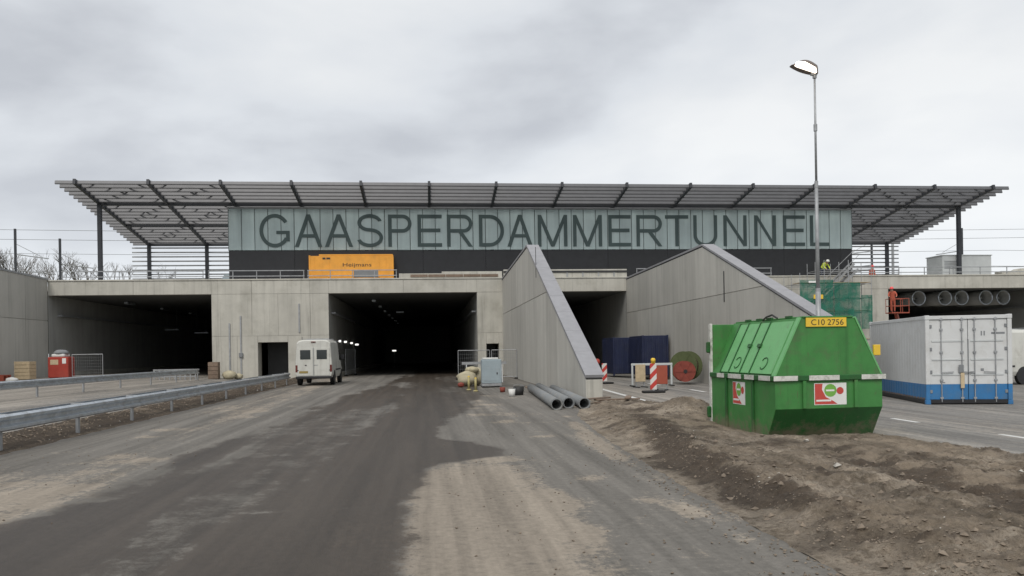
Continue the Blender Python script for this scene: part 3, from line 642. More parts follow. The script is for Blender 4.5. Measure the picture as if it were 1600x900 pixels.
# ------------------------------------------------------------------ wing walls
def wing_wall(x, y_front, y_apex, z_apex, z_front, label, wd=.58, z_back=6.7):
    t = thing('wing_wall', (x, y_front, 0), label, 'wall', group='sloping wing walls of the portal')
    prof = [(0, -.3), (55.97 - y_front, -.3), (55.97 - y_front, z_back), (y_apex - y_front, z_apex), (0, z_front)]
    MB().prism([(a * 1.0, b) for a, b in prof], 'x', .035, wd - .035).build('core', 'concrete_smooth', t)
    L_ = 55.97 - y_front; n_ = max(1, round(L_ / 3.0)); g = .006
    for side in (0, 1):
        a, b = ((.0, .034) if side == 0 else (wd - .034, wd))
        for i in range(n_):
            for z0, z1 in ((-.3, 4.3), (4.3, 9)):
                p = clip_rect(prof, i * L_ / n_ + g, (i + 1) * L_ / n_ - g, z0 + 3 * g, z1 - 3 * g)
                if p: MB().prism(p, 'x', a, b).build('concrete_panel', 'concrete_smooth', t)
    MB().box(.034, wd - .034, -.03, -.001, -.3, z_front - .02, .005).build('end_panel', 'concrete', t)
    # sloped copings in lengths of about two metres, over a strip coloured dark for the shade there
    def run(p, q, n2):
        for i in range(n2):
            a = [p[k] + (q[k] - p[k]) * i / n2 for k in (0, 1)]; b = [p[k] + (q[k] - p[k]) * (i + 1) / n2 for k in (0, 1)]
            d = Vector((b[0] - a[0], b[1] - a[1])).normalized() * .008; nn = Vector((-d.y, d.x)).normalized()
            if nn.y < 0: nn = -nn
            a0 = (a[0] + d.x, a[1] + d.y); b0 = (b[0] - d.x, b[1] - d.y)
            MB().prism([(a0[0] + nn.x * .07, a0[1] + nn.y * .07), (b0[0] + nn.x * .07, b0[1] + nn.y * .07), (b0[0] + nn.x * .17, b0[1] + nn.y * .17), (a0[0] + nn.x * .17, a0[1] + nn.y * .17)], 'x', -.03, wd + .03).build('coping_stone', 'coping', t)
        d = Vector((q[0] - p[0], q[1] - p[1])).normalized(); nn = Vector((-d.y, d.x))
        if nn.y < 0: nn = -nn
        MB().prism([(p[0] + nn.x * .001, p[1] + nn.y * .001), (q[0] + nn.x * .001, q[1] + nn.y * .001), (q[0] + nn.x * .069, q[1] + nn.y * .069), (p[0] + nn.x * .069, p[1] + nn.y * .069)], 'x', .02, wd - .02).build('gap_shade', 'gap_shade', t)
    run((0, z_front), (y_apex - y_front, z_apex), 8)
    run((y_apex - y_front, z_apex), (L_, z_back), 6)
    return t
w1 = wing_wall(5.27, 26.3, 41.6, 7.15, .68, 'sloping concrete wing wall with pale coping behind the three grey pipes')
w2 = wing_wall(14.3, 26.2, 40.0, 6.95, 2.05, 'sloping concrete wing wall beside the blue containers')
for t, y, z in ((w1, 38.2, 6.25), (w2, 37.0, 4.9)): MB().box(-.012, .002, y - t.location.y - .06, y - t.location.y + .06, z - 1.0, z + .5).build('slot_shade', 'gap_shade', t)  # dark strips laid on the faces as the shade of slots

t = thing('retaining_wall', (-25.4, 20, 0), 'tall grey retaining wall at the left end of the portal', 'wall')
prof = [(0, -.3), (35.97, -.3), (35.97, 6.95), (30, 7.02), (0, 7.8)]
MB().prism(prof, 'x', -.7, -.035).build('core', 'concrete_smooth', t)
for i in range(12):
    for z0, z1 in ((-.3, 4.2), (4.2, 9)):
        p = clip_rect(prof, i * 3 + .006, min(35.96, i * 3 + 2.994), z0 + .02, z1 - .02)
        if p: MB().prism(p, 'x', -.034, 0).build('concrete_panel', 'concrete_smooth', t)
MB().prism([(0, 7.802), (30, 7.022), (35.97, 6.952), (35.97, 7.07), (30, 7.14), (0, 7.92)], 'x', -.74, .04).build('coping', 'galv_dull', t)

# ================================================================== OBJECTS
# ------------------------------------------------------------------ guard rails
def guard_rail(x0, y0, x1, y1, z, step, label, double):
    d = Vector((x1 - x0, y1 - y0)); ln = d.length; rz = math.atan2(d.y, d.x) - math.pi / 2
    t = thing('guard_rail', (x0, y0, z), label, 'guard rail', rz, 'guard rails')
    prof = [(0, .44), (.05, .47), (.05, .52), (-.02, .56), (-.02, .62), (.05, .66), (.05, .71), (0, .75)]
    full = prof + [(a - .008, b) for a, b in reversed(prof)]
    for s_ in ((1, -1) if double else (1,)):
        nseg = max(1, round(ln / 8)); off = .16 if double else .06
        for i in range(nseg):
            MB().prism([(s_ * (a + off), b) for a, b in full], 'y', ln * i / nseg + .004, ln * (i + 1) / nseg - .004).build('beam', 'galv', t)
    n_ = round(ln / step)
    pm = MB().box(-.03, .03, -.05, .05, -.25, .70, .006).mesh('post', 'galv_dull'); sm = MB().box(-.135, .135, -.03, .03, .56, .64, .006).mesh('spacer', 'galv_dull')
    for i in range(n_ + 1):
        link('post', pm, t, (0, ln * i / n_, 0))
        if double: link('spacer', sm, t, (0, ln * i / n_, .11))
guard_rail(-7.85, 5.7, -7.75, 44.2, -.06, 3.2, 'near galvanised guard rail on the rubble strip leading to the white van', True)
guard_rail(-15.9, 21.5, -14.75, 52.4, .12, 4.1, 'far galvanised guard rail across the empty left carriageway', False)
# slotted end barrier of the far rail
t = thing('barrier_fence', (-14.72, 51.9, .15), 'short slotted grey barrier at the end of the far guard rail', 'barrier')
for z in (.25, .68): MB().box(-2.6, 0, -.03, .03, z - .04, z + .04, .006).build('rail', 'galv_dull', t)
for i in range(9): MB().box(-2.58 + i * .315, -2.50 + i * .315, -.025, .025, 0, .66, .005).build('upright', 'galv_dull', t)

# ------------------------------------------------------------------ vans
def ring_van(y, zb, zr, wb, wt):
    """cross-section of a van body: sills zb, roof zr, half width wb at the waist and wt at the gutter"""
    zw = zb + (1.25 - zb) * .95 if zr > 1.4 else zb + (zr - zb) * .6
    half = [(wb * .93, zb), (wb, zb + .18), (wb, zw), (wt + .04, zr - .16), (wt - .06, zr - .05), (wt - .25, zr)]
    return [(x, y, z) for x, z in half] + [(-x, y, z) for x, z in reversed(half)]
def make_van(label, loc, rz=0):
    t = thing('white_van', loc, label, 'van', rz)
    rings = [ring_van(0, .46, 2.38, .93, .80), ring_van(.06, .42, 2.44, .96, .84), ring_van(1.2, .40, 2.46, .975, .85), ring_van(3.1, .40, 2.46, .975, .85), ring_van(3.45, .40, 2.40, .975, .84),
             ring_van(3.75, .40, 2.18, .975, .80), ring_van(4.15, .40, 1.72, .97, .80), ring_van(4.45, .40, 1.36, .96, .84), ring_van(5.0, .42, 1.16, .93, .80), ring_van(5.18, .46, .98, .86, .74)]
    o = MB().loft(rings).build('body', 'van_white', t)
    for s_ in (-1, 1):
        d = MB().box(s_ * .44 - .40, s_ * .44 + .40, -.022, .0, .52, 2.02, .012).build('rear_door', 'van_white', t)
        MB().box(s_ * .43 - .27, s_ * .43 + .27, -.032, -.023, 1.40, 1.90, .004).build('window', 'van_glass', d)
        MB().box(s_ * .82 - .02 if s_ > 0 else -.84, s_ * .82 + .02 if s_ > 0 else -.80, -.04, .01, .8, .84).build('hinge', 'black_plastic', d)
        MB().box(s_ * .90 - .055, s_ * .90 + .055, -.012, .03, .72, 1.10, .01).build('tail_light', 'tail_red', t)
        MB().box(s_ * 1.0 - .01, s_ * 1.22 if s_ > 0 else -1.22, 3.75, 3.85, 1.35, 1.62, .02).build('mirror', 'black_plastic', t) if s_ > 0 else MB().box(-1.22, -.99, 3.75, 3.85, 1.35, 1.62, .02).build('mirror', 'black_plastic', t)
        for yy in (1.0, 4.25):
            wl = MB().lathe([(.31, -.10), (.335, -.07), (.335, .07), (.31, .10), (.20, .10), (.20, -.10)], (s_ * .86, yy, .335), 'x', 22, closed=True).build('wheel', 'rubber', t)
            MB().lathe([(.02, .07), (.19, .05), (.199, .02), (.199, -.02), (.19, -.05), (.02, -.07)], (s_ * .86, yy, .335), 'x', 16).build('rim', 'galv_dull', wl)
            MB().lathe([(.40, -.03), (.40, .03)], (s_ * .955, yy, .40), 'x', 22).build('wheel_arch', 'black_plastic', t)
        MB().add([(s_ * .968, 3.35, 1.32), (s_ * .968, 4.05, 1.32), (s_ * .90, 3.80, 1.85), (s_ * .885, 3.35, 1.95)], [(0, 1, 2, 3)]).build('side_window', 'van_glass', t)
        for yy in (1.75, 2.95): MB().box(s_ * .977 - .004, s_ * .977 + .004, yy, yy + .015, .6, 1.25).build('door_seam', 'ink_grey', t)
        MB().box(s_ * .978 - .006, s_ * .978 + .006, 1.5, 3.9, .78, .86).build('rub_strip', 'black_plastic', t)
    MB().box(-.93, .93, -.12, .10, .36, .50, .03).build('bumper', 'black_plastic', t)
    p = MB().box(-.76, -.30, -.034, -.023, .66, .78, .003).build('number_plate', 'plate_yellow', t)
    MB().box(-.46, -.36, -.045, -.022, 1.06, 1.11, .01).build('door_handle', 'black_plastic', t)
    MB().box(.0, .22, -.03, -.022, 1.07, 1.10).build('badge', 'ink_grey', t)
    MB().box(-.011, .011, -.026, -.02, .5, 2.02).build('door_seam', 'ink_grey', t)
    MB().box(-.12, .12, -.05, .02, 2.30, 2.35, .01).build('brake_light', 'tail_red', t)
    MB().add([(-.72, 3.80, 2.16), (.72, 3.80, 2.16), (.80, 4.43, 1.42), (-.80, 4.43, 1.42)], [(0, 1, 2, 3)]).build('windscreen', 'van_glass', t)
    MB().tube((-.66, .5, 2.42), (-.66, .5, 2.62), .012).build('aerial', 'black_plastic', t)
    for yy in (.7, 2.7): MB().bar((-.74, yy, 2.50), (.74, yy, 2.50), .04, .03).build('roof_bar', 'galv_dull', t)
    return t
make_van('old white high roof van seen from behind before the middle opening', (-6.12, 43.0, .01))
make_van('white van mostly hidden behind the white and blue container', (27.0, 33.5, -.16), R(100))

# ------------------------------------------------------------------ shipping container, white over blue
t = thing('shipping_container', (15.18, 22.78, -.165), 'white shipping container with blue lower band and double doors', 'container', -.27)
W_, L_, H_ = 2.44, 6.06, 2.74; ZB = .62
for x in (0, W_ - .12):
    for y in (0, L_ - .12):
        o = MB().box(x, x + .12, y, y + .12, ZB + .002, H_ - .14, .008).build('corner_post', 'white_paint', t); MB().box(x, x + .12, y, y + .12, .14, ZB, .008).build('post_foot', 'blue_paint', o)
        for z in (0, H_ - .138): MB().box(x - .012, x + .132, y - .012, y + .132, z, z + .138, .015).build('corner_casting', 'white_paint' if z else 'blue_paint', t)
def corrugated(a, b, z0, z1, pos, depth, n_, axis, material, name, flip=1):
    pts = []; wv = (b - a) / n_
    for i in range(n_):
        u = a + i * wv; pts += [(u, 0), (u + wv * .30, 0), (u + wv * .42, 1), (u + wv * .80, 1), (u + wv * .92, 0)]
    pts.append((b, 0))
    m = MB(); P = (lambda u, d, z: (pos + flip * d * depth, u, z)) if axis == 'y' else (lambda u, d, z: (u, pos + flip * d * depth, z))
    m.add([P(u, d, z) for u, d in pts for z in (z0, z1)], [(2 * i, 2 * i + 2, 2 * i + 3, 2 * i + 1) for i in range(len(pts) - 1)])
    return m.build(name, material, t, recalc=False)
for pos, fl in ((.02, 1), (W_ - .02, -1)):
    corrugated(.12, L_ - .12, ZB, H_ - .12, pos, .007, 22, 'y', 'white_paint', 'side_panel', fl)
    corrugated(.12, L_ - .12, .16, ZB, pos, .007, 22, 'y', 'blue_paint', 'side_panel', fl)
corrugated(.12, W_ - .12, .16, H_ - .12, L_ - .03, .03, 9, 'x', 'white_paint', 'rear_panel', -1)
MB().box(.02, W_ - .02, .02, L_ - .02, H_ - .06, H_ - .02).build('roof', 'white_paint', t)
MB().box(.02, W_ - .02, .1, L_ - .02, .12, .2).build('floor', 'timber_brown', t)
for x in (.0, W_ - .1):
    MB().box(x + .005, x + .095, .121, L_ - .121, H_ - .12, H_ - .01, .01).build('top_rail', 'white_paint', t); MB().box(x + .005, x + .095, .121, L_ - .121, .02, .155, .01).build('bottom_rail', 'black_plastic', t)
MB().box(.121, W_ - .121, .01, .11, H_ - .13, H_ - .015, .01).build('header', 'white_paint', t); MB().box(.121, W_ - .121, .01, .11, .03, .15, .01).build('sill', 'black_plastic', t)
for k, (xa, xb) in enumerate(((.125, 1.212), (1.228, W_ - .125))):
    d = MB().box(xa, xb, .05, .10, ZB + .001, H_ - .135, .006).build('door', 'white_paint', t); MB().box(xa, xb, .05, .10, .155, ZB, .006).build('door_foot', 'blue_paint', d)
    for z in (.92, 1.38, 1.95): MB().box(xa + .06, xb - .10, .032, .049, z - .03, z + .03, .006).build('rib', 'cabinet_grey', d)
    for x in (xa + .33, xb - .17) if k == 0 else (xa + .17, xb - .33):
        r_ = MB().tube((x, .022, .08), (x, .022, H_ - .07), .017, n=8).build('lock_rod', 'galv_dull', d)
        for z in (.2, .75, 1.6, 2.3, 2.62): MB().box(x - .045, x + .045, .005, .048, z - .03, z + .03, .006).build('bracket', 'galv_dull', d)
        MB().bar((x, .0, .98), (x + (.34 if k == 0 else -.34), .0, 1.0), .018, .03).build('handle', 'galv_dull', d)
    for z in (.4, 1.0, 1.7, 2.4): MB().box(xa - .02 if k == 0 else xb - .07, xa + .07 if k == 0 else xb + .02, .028, .049, z - .05, z + .05, .005).build('hinge', 'ink_grey', d)
m = MB().box(.93, 1.07, -.03, .0, .98, 1.22, .012).build('lock_box', 'ink_grey', t)
MB().box(.98, 1.09, -.028, -.002, .50, .97, .01).build('label_tag', 'wood_pale', t)
MB().box(1.21, 1.235, .030, .051, .66, 2.0).build('door_seal', 'ink_grey', t)
for a, b, c, d in ((1.585, 1.625, 2.10, 2.24), (1.665, 1.705, 2.10, 2.24), (1.88, 2.26, 2.14, 2.20), (1.57, 1.66, 1.02, 1.10), (.42, .56, .66, .69)): MB().box(a, b, .046, .0495, c, d).build('marking', 'ink_grey', t)

# ------------------------------------------------------------------ green covered skip
t = thing('green_skip', (7.30, 13.80, -.045), 'green covered waste skip with slanted side lids and yellow number plate', 'skip', .05)
W, WT, LN, HB, HT, OV = 2.12, 1.05, 2.85, 1.16, 2.26, .34
h, ht = W / 2, WT / 2
m = MB()
m.prism([(OV, .02), (LN, .02), (LN, HB - .005), (0, HB - .005), (0, .60)], 'x', -h, h); m.build('tub', 'green_paint', t)
MB().add([(-h + .012, -.004, .594), (h - .012, -.004, .594), (h - .012, OV - .004, .018), (-h + .012, OV - .004, .018)], [(0, 1, 2, 3)]).build('underside_shade', 'green_dark', t)  # darker green sheet over the tub's slope: underside shade as colour
m = MB(); zt2 = HT
m.add([(-h, .0, HB), (h, .0, HB), (ht, .02, zt2), (-ht, .02, zt2), (-h, LN, HB), (h, LN, HB), (ht, LN, zt2), (-ht, LN, zt2)], [(0, 1, 2, 3), (0, 3, 7, 4), (1, 5, 6, 2), (3, 2, 6, 7), (4, 7, 6, 5), (0, 4, 5, 1)])
m.build('cover', 'green_paint', t)
MB().box(-h - .01, h + .01, LN + .001, LN + .07, .08, HT - .02, .012).build('rear_plate', 'green_paint', t)
# flange between tub and cover, with worn white patches
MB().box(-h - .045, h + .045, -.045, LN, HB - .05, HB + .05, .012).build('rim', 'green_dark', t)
for a, b in ((-h - .05, -h + .42), (-.42, .18), (.62, h + .05)): MB().box(a, b, -.052, -.046, HB - .045, HB + .045, .002).build('reflector_strip', 'band_white', t)
for a, b in ((.1, .55), (.75, 1.15), (1.3, 1.9), (2.1, 2.45)): MB().box(-h - .053, -h - .046, a, b, HB - .045, HB + .045, .002).build('reflector_strip', 'band_white', t)
# stiffeners
for x in (-.50, .52): MB().box(x - .035, x + .035, -.04, -.001, .60, HB - .052, .008).build('stiffener', 'green_paint', t)
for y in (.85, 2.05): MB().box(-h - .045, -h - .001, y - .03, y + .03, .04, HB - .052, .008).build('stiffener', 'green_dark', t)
MB().box(-h - .02, -h + .03, LN - .02, LN + .09, .06, HT, .008).build('edge_angle', 'band_white', t)
for z in (.35, 1.75): MB().box(-h - .10, -h - .02, LN - .03, LN + .06, z - .12, z + .12, .02).build('hook_lug', 'green_dark', t)
# lids on both slanted sides
sv = Vector((h - ht, HT - HB)); sl = sv.length
def slope_pt(side, y, s_, off):
    nx, nz = sv.y / sl, sv.x / sl
    return (side * (h - sv.x * s_ / sl + nx * off), y, HB + sv.y * s_ / sl + nz * off)
def on_slope(side, y0, y1, s0, s1, o0, o1):
    v = [slope_pt(side, y, s_, o) for o in (o0, o1) for y, s_ in ((y0, s0), (y1, s0), (y1, s1), (y0, s1))]
    return MB().add(v, [(0, 1, 2, 3), (4, 7, 6, 5), (0, 4, 5, 1), (1, 5, 6, 2), (2, 6, 7, 3), (3, 7, 4, 0)])
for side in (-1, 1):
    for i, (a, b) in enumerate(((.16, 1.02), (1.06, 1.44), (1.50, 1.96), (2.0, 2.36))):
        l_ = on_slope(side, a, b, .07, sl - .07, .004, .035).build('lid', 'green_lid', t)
        if i in (0, 2):
            c = Vector(slope_pt(side, (a + b) / 2, .28, .038)); u = Vector((0, 1, 0)); v_ = Vector((-side * sv.x / sl, 0, sv.y / sl))
            MB().path([c + (u * math.cos(k * .5) + v_ * math.sin(k * .5)) * .12 for k in range(1, 12)], .012).build('lid_ring', 'green_dark', l_)
        if i in (0, 1): on_slope(side, b - .03, b + .10, sl * .50, sl * .50 + .07, .036, .075).build('latch', 'green_dark', l_)
        on_slope(side, b + .005, b + .035, .05, sl - .05, .001, .05).build('lid_rail', 'green_dark', t)
    on_slope(side, .0, .12, .02, sl, .001, .03).build('edge_flange', 'green_lid', t)
for y in (.5, 1.25, 1.7, 2.2): MB().bar((-ht + .02, y - .1, HT + .03), (-ht + .02, y + .1, HT + .03), .05, .05).build('hinge', 'green_dark', t)
MB().path([(-ht, .9, HT + .03), (-ht - .06, 1.0, HT + .10), (-ht - .05, 1.25, HT + .07), (-ht, 1.5, HT + .02)], .018).build('pull_rope', 'ink', t)
MB().box(-ht + .03, ht - .03, -.005, LN - .02, HT + .001, HT + .03, .008).build('ridge', 'green_paint', t)
# number plate
p = MB().box(-.44, .36, -.008, .014, HT - .165, HT + .0, .003).build('number_plate', 'sign_yellow', t)
text('plate_text', 'C10 2756', 'ink', p, -.34, .30, HT - .135, HT - .03, -.0095, .001)
# stickers
def sticker(parent, u0, u1, z0, z1, P):
    def quad(name, pts, material, lvl, par): 
        return MB().add([P(u, z, .003 + lvl * .0016) for u, z in pts], [tuple(range(len(pts)))]).build(name, material, par, recalc=False)
    U = lambda a: u0 + (u1 - u0) * a; Z = lambda a: z0 + (z1 - z0) * a
    b = quad('sticker', [(U(0), Z(0)), (U(1), Z(0)), (U(1), Z(1)), (U(0), Z(1))], 'sticker_white', 0, parent)
    quad('red_field', [(U(.02), Z(.03)), (U(.72), Z(.03)), (U(.60), Z(.16)), (U(.36), Z(.36)), (U(.24), Z(.70)), (U(.26), Z(.97)), (U(.02), Z(.97))], 'sticker_red', 1, b)
    cir = lambda cx, cz, r, asp: [(U(cx + r * math.cos(k * .3307)), Z(cz + r * asp * math.sin(k * .3307))) for k in range(19)]
    quad('green_disc', cir(.50, .66, .19, 1.55), 'sticker_green', 2, b); quad('red_disc', cir(.80, .64, .11, 1.5), 'sticker_red', 2, b)
    quad('text_line', [(U(.06), Z(.16)), (U(.52), Z(.16)), (U(.52), Z(.24)), (U(.06), Z(.24))], 'sticker_white', 2, b)
    quad('slogan_line', [(U(.36), Z(.62)), (U(.62), Z(.62)), (U(.62), Z(.70)), (U(.36), Z(.70))], 'sticker_white', 3, b)
sticker(t, -.30, .34, .66, 1.06, lambda u, z, d: (u, -d, z))
sticker(t, -1.78, -1.22, .60, 1.05, lambda u, z, d: (-h - d, -u, z))
MB().box(h - .12, h + .02, .05, .10, 1.55, 1.75, .01).build('warning_plate', 'sign_yellow', t)

# ------------------------------------------------------------------ lamp post with lit flood lamp
t = thing('lamp_post', (11.60, 22.5, -.08), 'tall thin lamp post with a single lit lamp head', 'street lamp')
m = MB(); m.tube((0, 0, 0), (0, 0, 3.4), .085, .075, 12); m.build('pole', 'galv_dull', t, True)
MB().tube((0, 0, 3.4), (0, 0, 6.6), .058, .05, 12).build('middle_section', 'galv_dull', t, True); MB().tube((0, 0, 6.6), (0, 0, 9.95), .036, .03, 12).build('upper_section', 'galv_dull', t, True)
for z in (3.4, 6.6, 8.3): MB().tube((0, 0, z - .1), (0, 0, z + .1), .075 if z < 5 else .055, n=12).build('collar', 'galv_dull', t)
MB().box(-.14, .14, -.14, .14, 0, .05, .01).build('base_plate', 'galv_dull', t)
rings = []                                                   # smooth hood, long axis to the left, lens underneath
for k in range(13):
    a = k / 12; x = .06 - .80 * a; top = .32 + .14 * math.sin(math.pi * min(1, a * 1.05)) - .03 * a * a; hw = .05 + .15 * math.sin(math.pi * (.12 + .80 * a)); lowz = .03 + .24 * a
    rings.append([(x, hw * math.cos(u), 9.86 + (lowz if math.sin(u) < -.1 else lowz + (top - lowz) * max(0, math.sin(u)) ** .6)) for u in [2 * math.pi * q / 16 for q in range(16)]])
MB().loft(rings).build('lamp_head', 'lamp_head', t, True)
MB().prism([(-.03, 9.89), (-.60, 10.06), (-.67, 10.10), (-.62, 10.20), (-.38, 10.19), (-.06, 10.03)], 'y', -.205, -.10).build('lamp_lens', 'lamp_lens', t)
MB().tube((0, 0, 9.78), (0, 0, 10.02), .06, n=10).build('swivel', 'galv_dull', t); MB().box(-.12, .07, -.05, .05, 9.86, 9.93, .01).build('bracket', 'galv_dull', t)

# ------------------------------------------------------------------ big grey pipes beside the wing wall
for i, (x, y, ln, lab) in enumerate([(3.55, 21.9, 10.2, 'leftmost big grey pipe lying nearest the road'), (3.97, 22.35, 10.6, 'middle one of the three grey pipes'), (4.36, 22.0, 9.0, 'rightmost grey pipe, against the end of the wing wall')]):
    t = thing('drain_pipe', (x, y, .172), lab, 'pipe', -.058, 'grey pipes on the ground')
    MB().lathe([(.158, 0), (.158, ln), (.140, ln), (.140, 0)], axis='y', n=24, closed=True).build('barrel', 'pipe_grey', t, True)
    MB().lathe([(.159, .0), (.170, .0), (.170, .16), (.159, .16)], axis='y', n=24, closed=True).build('socket', 'pipe_grey', t, True)

# ------------------------------------------------------------------ site things by the middle opening
t = thing('site_generator', (2.9, 37.0, .01), 'blue grey generator box standing before the narrow pillar', 'generator')
MB().box(-.46, .46, -.4, .5, .18, 1.30, .03).build('housing', 'box_grey', t); MB().box(-.40, .32, -.34, .44, 1.301, 1.38, .03).build('lid', 'litter_white', t)
MB().box(-.46, .46, -.4, .5, .06, .178, .01).build('skid', 'galv_dull', t); MB().box(-.36, .36, -.412, -.401, .30, .92, .008).build('door', 'box_grey', t); MB().box(.22, .27, -.43, -.413, .6, .7, .005).build('handle', 'ink', t)
for x in (-.4, .4): MB().box(x - .05, x + .05, -.38, .48, 0, .058).build('foot', 'ink', t)
def fence_panel(x, y, z, wd, ht_, rz, label, grp='mesh site fence panels'):
    t = thing('site_fence', (x, y, z), label, 'fence', rz, grp)
    for xx in (0, wd): MB().tube((xx, 0, .08), (xx, 0, ht_), .021, n=8).build('post', 'galv_dull', t)
    for zz in (.15, ht_): MB().tube((0, 0, zz), (wd, 0, zz), .021, n=8).build('rail', 'galv_dull', t)
    mw = MB(); n_ = int(wd / .12)
    for i in range(1, n_): mw.box(wd * i / n_ - .003, wd * i / n_ + .003, -.003, .003, .15, ht_)
    for i in range(1, 7): mw.box(0, wd, -.0075, -.0035, .15 + (ht_ - .15) * i / 7 - .003, .15 + (ht_ - .15) * i / 7 + .003)
    tag(mw.build('wire_mesh', 'galv_dull', t), kind='stuff')
    for xx in (0, wd): MB().box(xx - .16, xx + .16, -.10, .10, 0, .10, .03).build('foot', 'rubber', t)
fence_panel(1.75, 47.5, .01, 1.9, 1.75, 0, 'mesh fence panel behind the heap by the middle opening')
fence_panel(3.75, 47.2, .01, 1.5, 1.75, -.15, 'mesh fence panel against the foot of the first wing wall')
fence_panel(-21.35, 50, .44, 1.75, 1.45, 0, 'mesh fence panel beside the red cabinet')
fence_panel(-6.2, 60, .01, 2.3, 2.0, 1.35, 'mesh fence panel just inside the middle opening')
t = thing('saw_horse', (1.75, 42.5, .01), 'long grey trestle beside the heap of sacks', 'trestle')
MB().bar((0, 0, 1.05), (2.4, 0, 1.05), .1, .14).build('beam', 'galv_dull', t)
for x in (.25, 2.15):
    for s_ in (-1, 1): MB().bar((x, 0, 1.0), (x, s_ * .4, 0), .06, .06).build('leg', 'galv_dull', t)
def sack(x, y, z, r, material, label, name='sack', cat='sack', grp=None, hf=.6):
    m = MB(); rg = []
    for j in range(7):
        v = -1 + 2 * j / 6; rr_ = math.sqrt(max(.03, 1 - abs(v) ** 2.6)); rg.append([(x + r * rr_ * math.cos(a) * random.uniform(.85, 1.12), y + r * rr_ * .8 * math.sin(a) * random.uniform(.85, 1.12), z + r * hf * (v + 1)) for a in [6.2832 * k / 12 for k in range(12)]])
    return tag(m.loft(rg).build(name, material, None, True), label, cat, grp)
sack(1.85, 38.6, .0, .50, 'sack', 'large pale sack at the bottom left of the heap', grp='sacks by the generator', hf=.75)
sack(2.35, 39.2, .0, .48, 'sack', 'pale sack slumped against the generator', grp='sacks by the generator', hf=.95)
sack(2.1, 38.8, .62, .34, 'sack', 'small pale sack lying on top of the heap', grp='sacks by the generator', hf=.5)
sack(1.5, 37.6, .0, .17, 'reel_red', 'reddish bag at the left foot of the heap', grp='sacks by the generator', hf=.7)
def post_small(x, y, ht_, label):
    t = thing('marker_post', (x, y, .01), label, 'post', 0, 'yellow marker posts'); MB().tube((0, 0, .04), (0, 0, ht_), .055, .05, 12).build('tube', 'bottle_yellow', t, True); MB().lathe([(.11, 0), (.10, .03), (.06, .05)], n=14).build('base', 'bottle_yellow', t); MB().lathe([(.05, ht_), (.045, ht_ + .03), (.015, ht_ + .04)], n=12).build('cap', 'sign_yellow', t)
post_small(1.72, 34.6, .58, 'yellow marker post further from the camera, left one'); post_small(1.95, 33.4, .54, 'yellow marker post nearer the camera, right one')
MB_ = MB
def bucket(x, y, r, ht_, material, label):
    t = thing('bucket', (x, y, .008), label, 'bucket', 0, 'buckets beside the pipes')
    MB().lathe([(r * .8, 0), (r, ht_), (r * .93, ht_), (r * .75, .02)], n=18).build('pail', material, t, True); MB().path([(r * math.cos(a), 0, ht_ + .35 * r * math.sin(a)) for a in [math.pi * k / 8 for k in range(9)]], .006).build('handle', 'galv_dull', t)
bucket(3.02, 28.9, .13, .28, 'litter_white', 'white bucket standing at the road edge')
bucket(3.35, 29.6, .21, .34, 'ink', 'larger black bucket beside the white one'); bucket(3.7, 31.6, .10, .24, 'litter_white', 'small white pail behind the black bucket'); bucket(2.98, 32.2, .12, .2, 'reel_red', 'reddish pail left behind the black bucket')
t = thing('timber_stack', (4.55, 33.5, .0), 'few dark planks leaning along the foot of the wing wall', 'planks', -.03)
for i in range(4): MB().box(-.3 + i * .16, -.16 + i * .16, -2 + .3 * i, 2.2 - .2 * i, .01, .07 + .02 * (i % 2), .005).build('plank', 'timber_brown', t)

t = thing('loose_planks', (5.6, 23.6, .05), 'loose grey planks on the bare earth before the end of the wing wall', 'planks', .5)
for i, (a, b, r_) in enumerate(((0, 0, .1), (.35, .25, -.15), (-.3, .5, .35), (.2, -.4, .8))):
    o = MB().box(-.8, .8, -.09, .09, 0, .045, .006).build('plank', 'timber_brown', t); o.location = (a, b, .02 + .05 * i); o.rotation_euler = (0, .02, r_)
# ------------------------------------------------------------------ blue containers, reels and beacons by the second wing wall
def blue_container(x, y, wd, ln, ht_, label, rz=0):
    t = thing('storage_container', (x, y, .02), label, 'container', rz, 'dark blue containers')
    m = MB(); m.box(0, wd, .03, ln, .10, ht_, .02).build('box', 'navy_paint', t)
    for xx in (0, wd - .1): MB().box(xx - .004, xx + .104, -.02, .08, 0, ht_ + .02, .01).build('corner_post', 'navy_paint', t)
    for k in (0, 1):
        xa = .12 + k * (wd - .24) / 2; d = MB().box(xa + .01, xa + (wd - .24) / 2 - .01, .0, .028, .14, ht_ - .12, .006).build('door', 'navy_paint', t)
        for xx in (xa + .18, xa + (wd - .24) / 2 - .18): MB().tube((xx, -.03, .12), (xx, -.03, ht_ - .08), .018, n=8).build('lock_rod', 'navy_rod', d)
    n_ = int(ln / .3)
    for i in range(n_): MB().box(-.025, -.001, .15 + i * .3, .28 + i * .3, .16, ht_ - .12, .006).build('side_rib', 'navy_paint', t)
blue_container(12.55, 45.6, 1.6, 3.0, 2.45, 'dark blue container standing right against the second wing wall')
blue_container(11.55, 48.8, 1.5, 3.0, 2.40, 'dark blue container on the left of the pair, farther back')
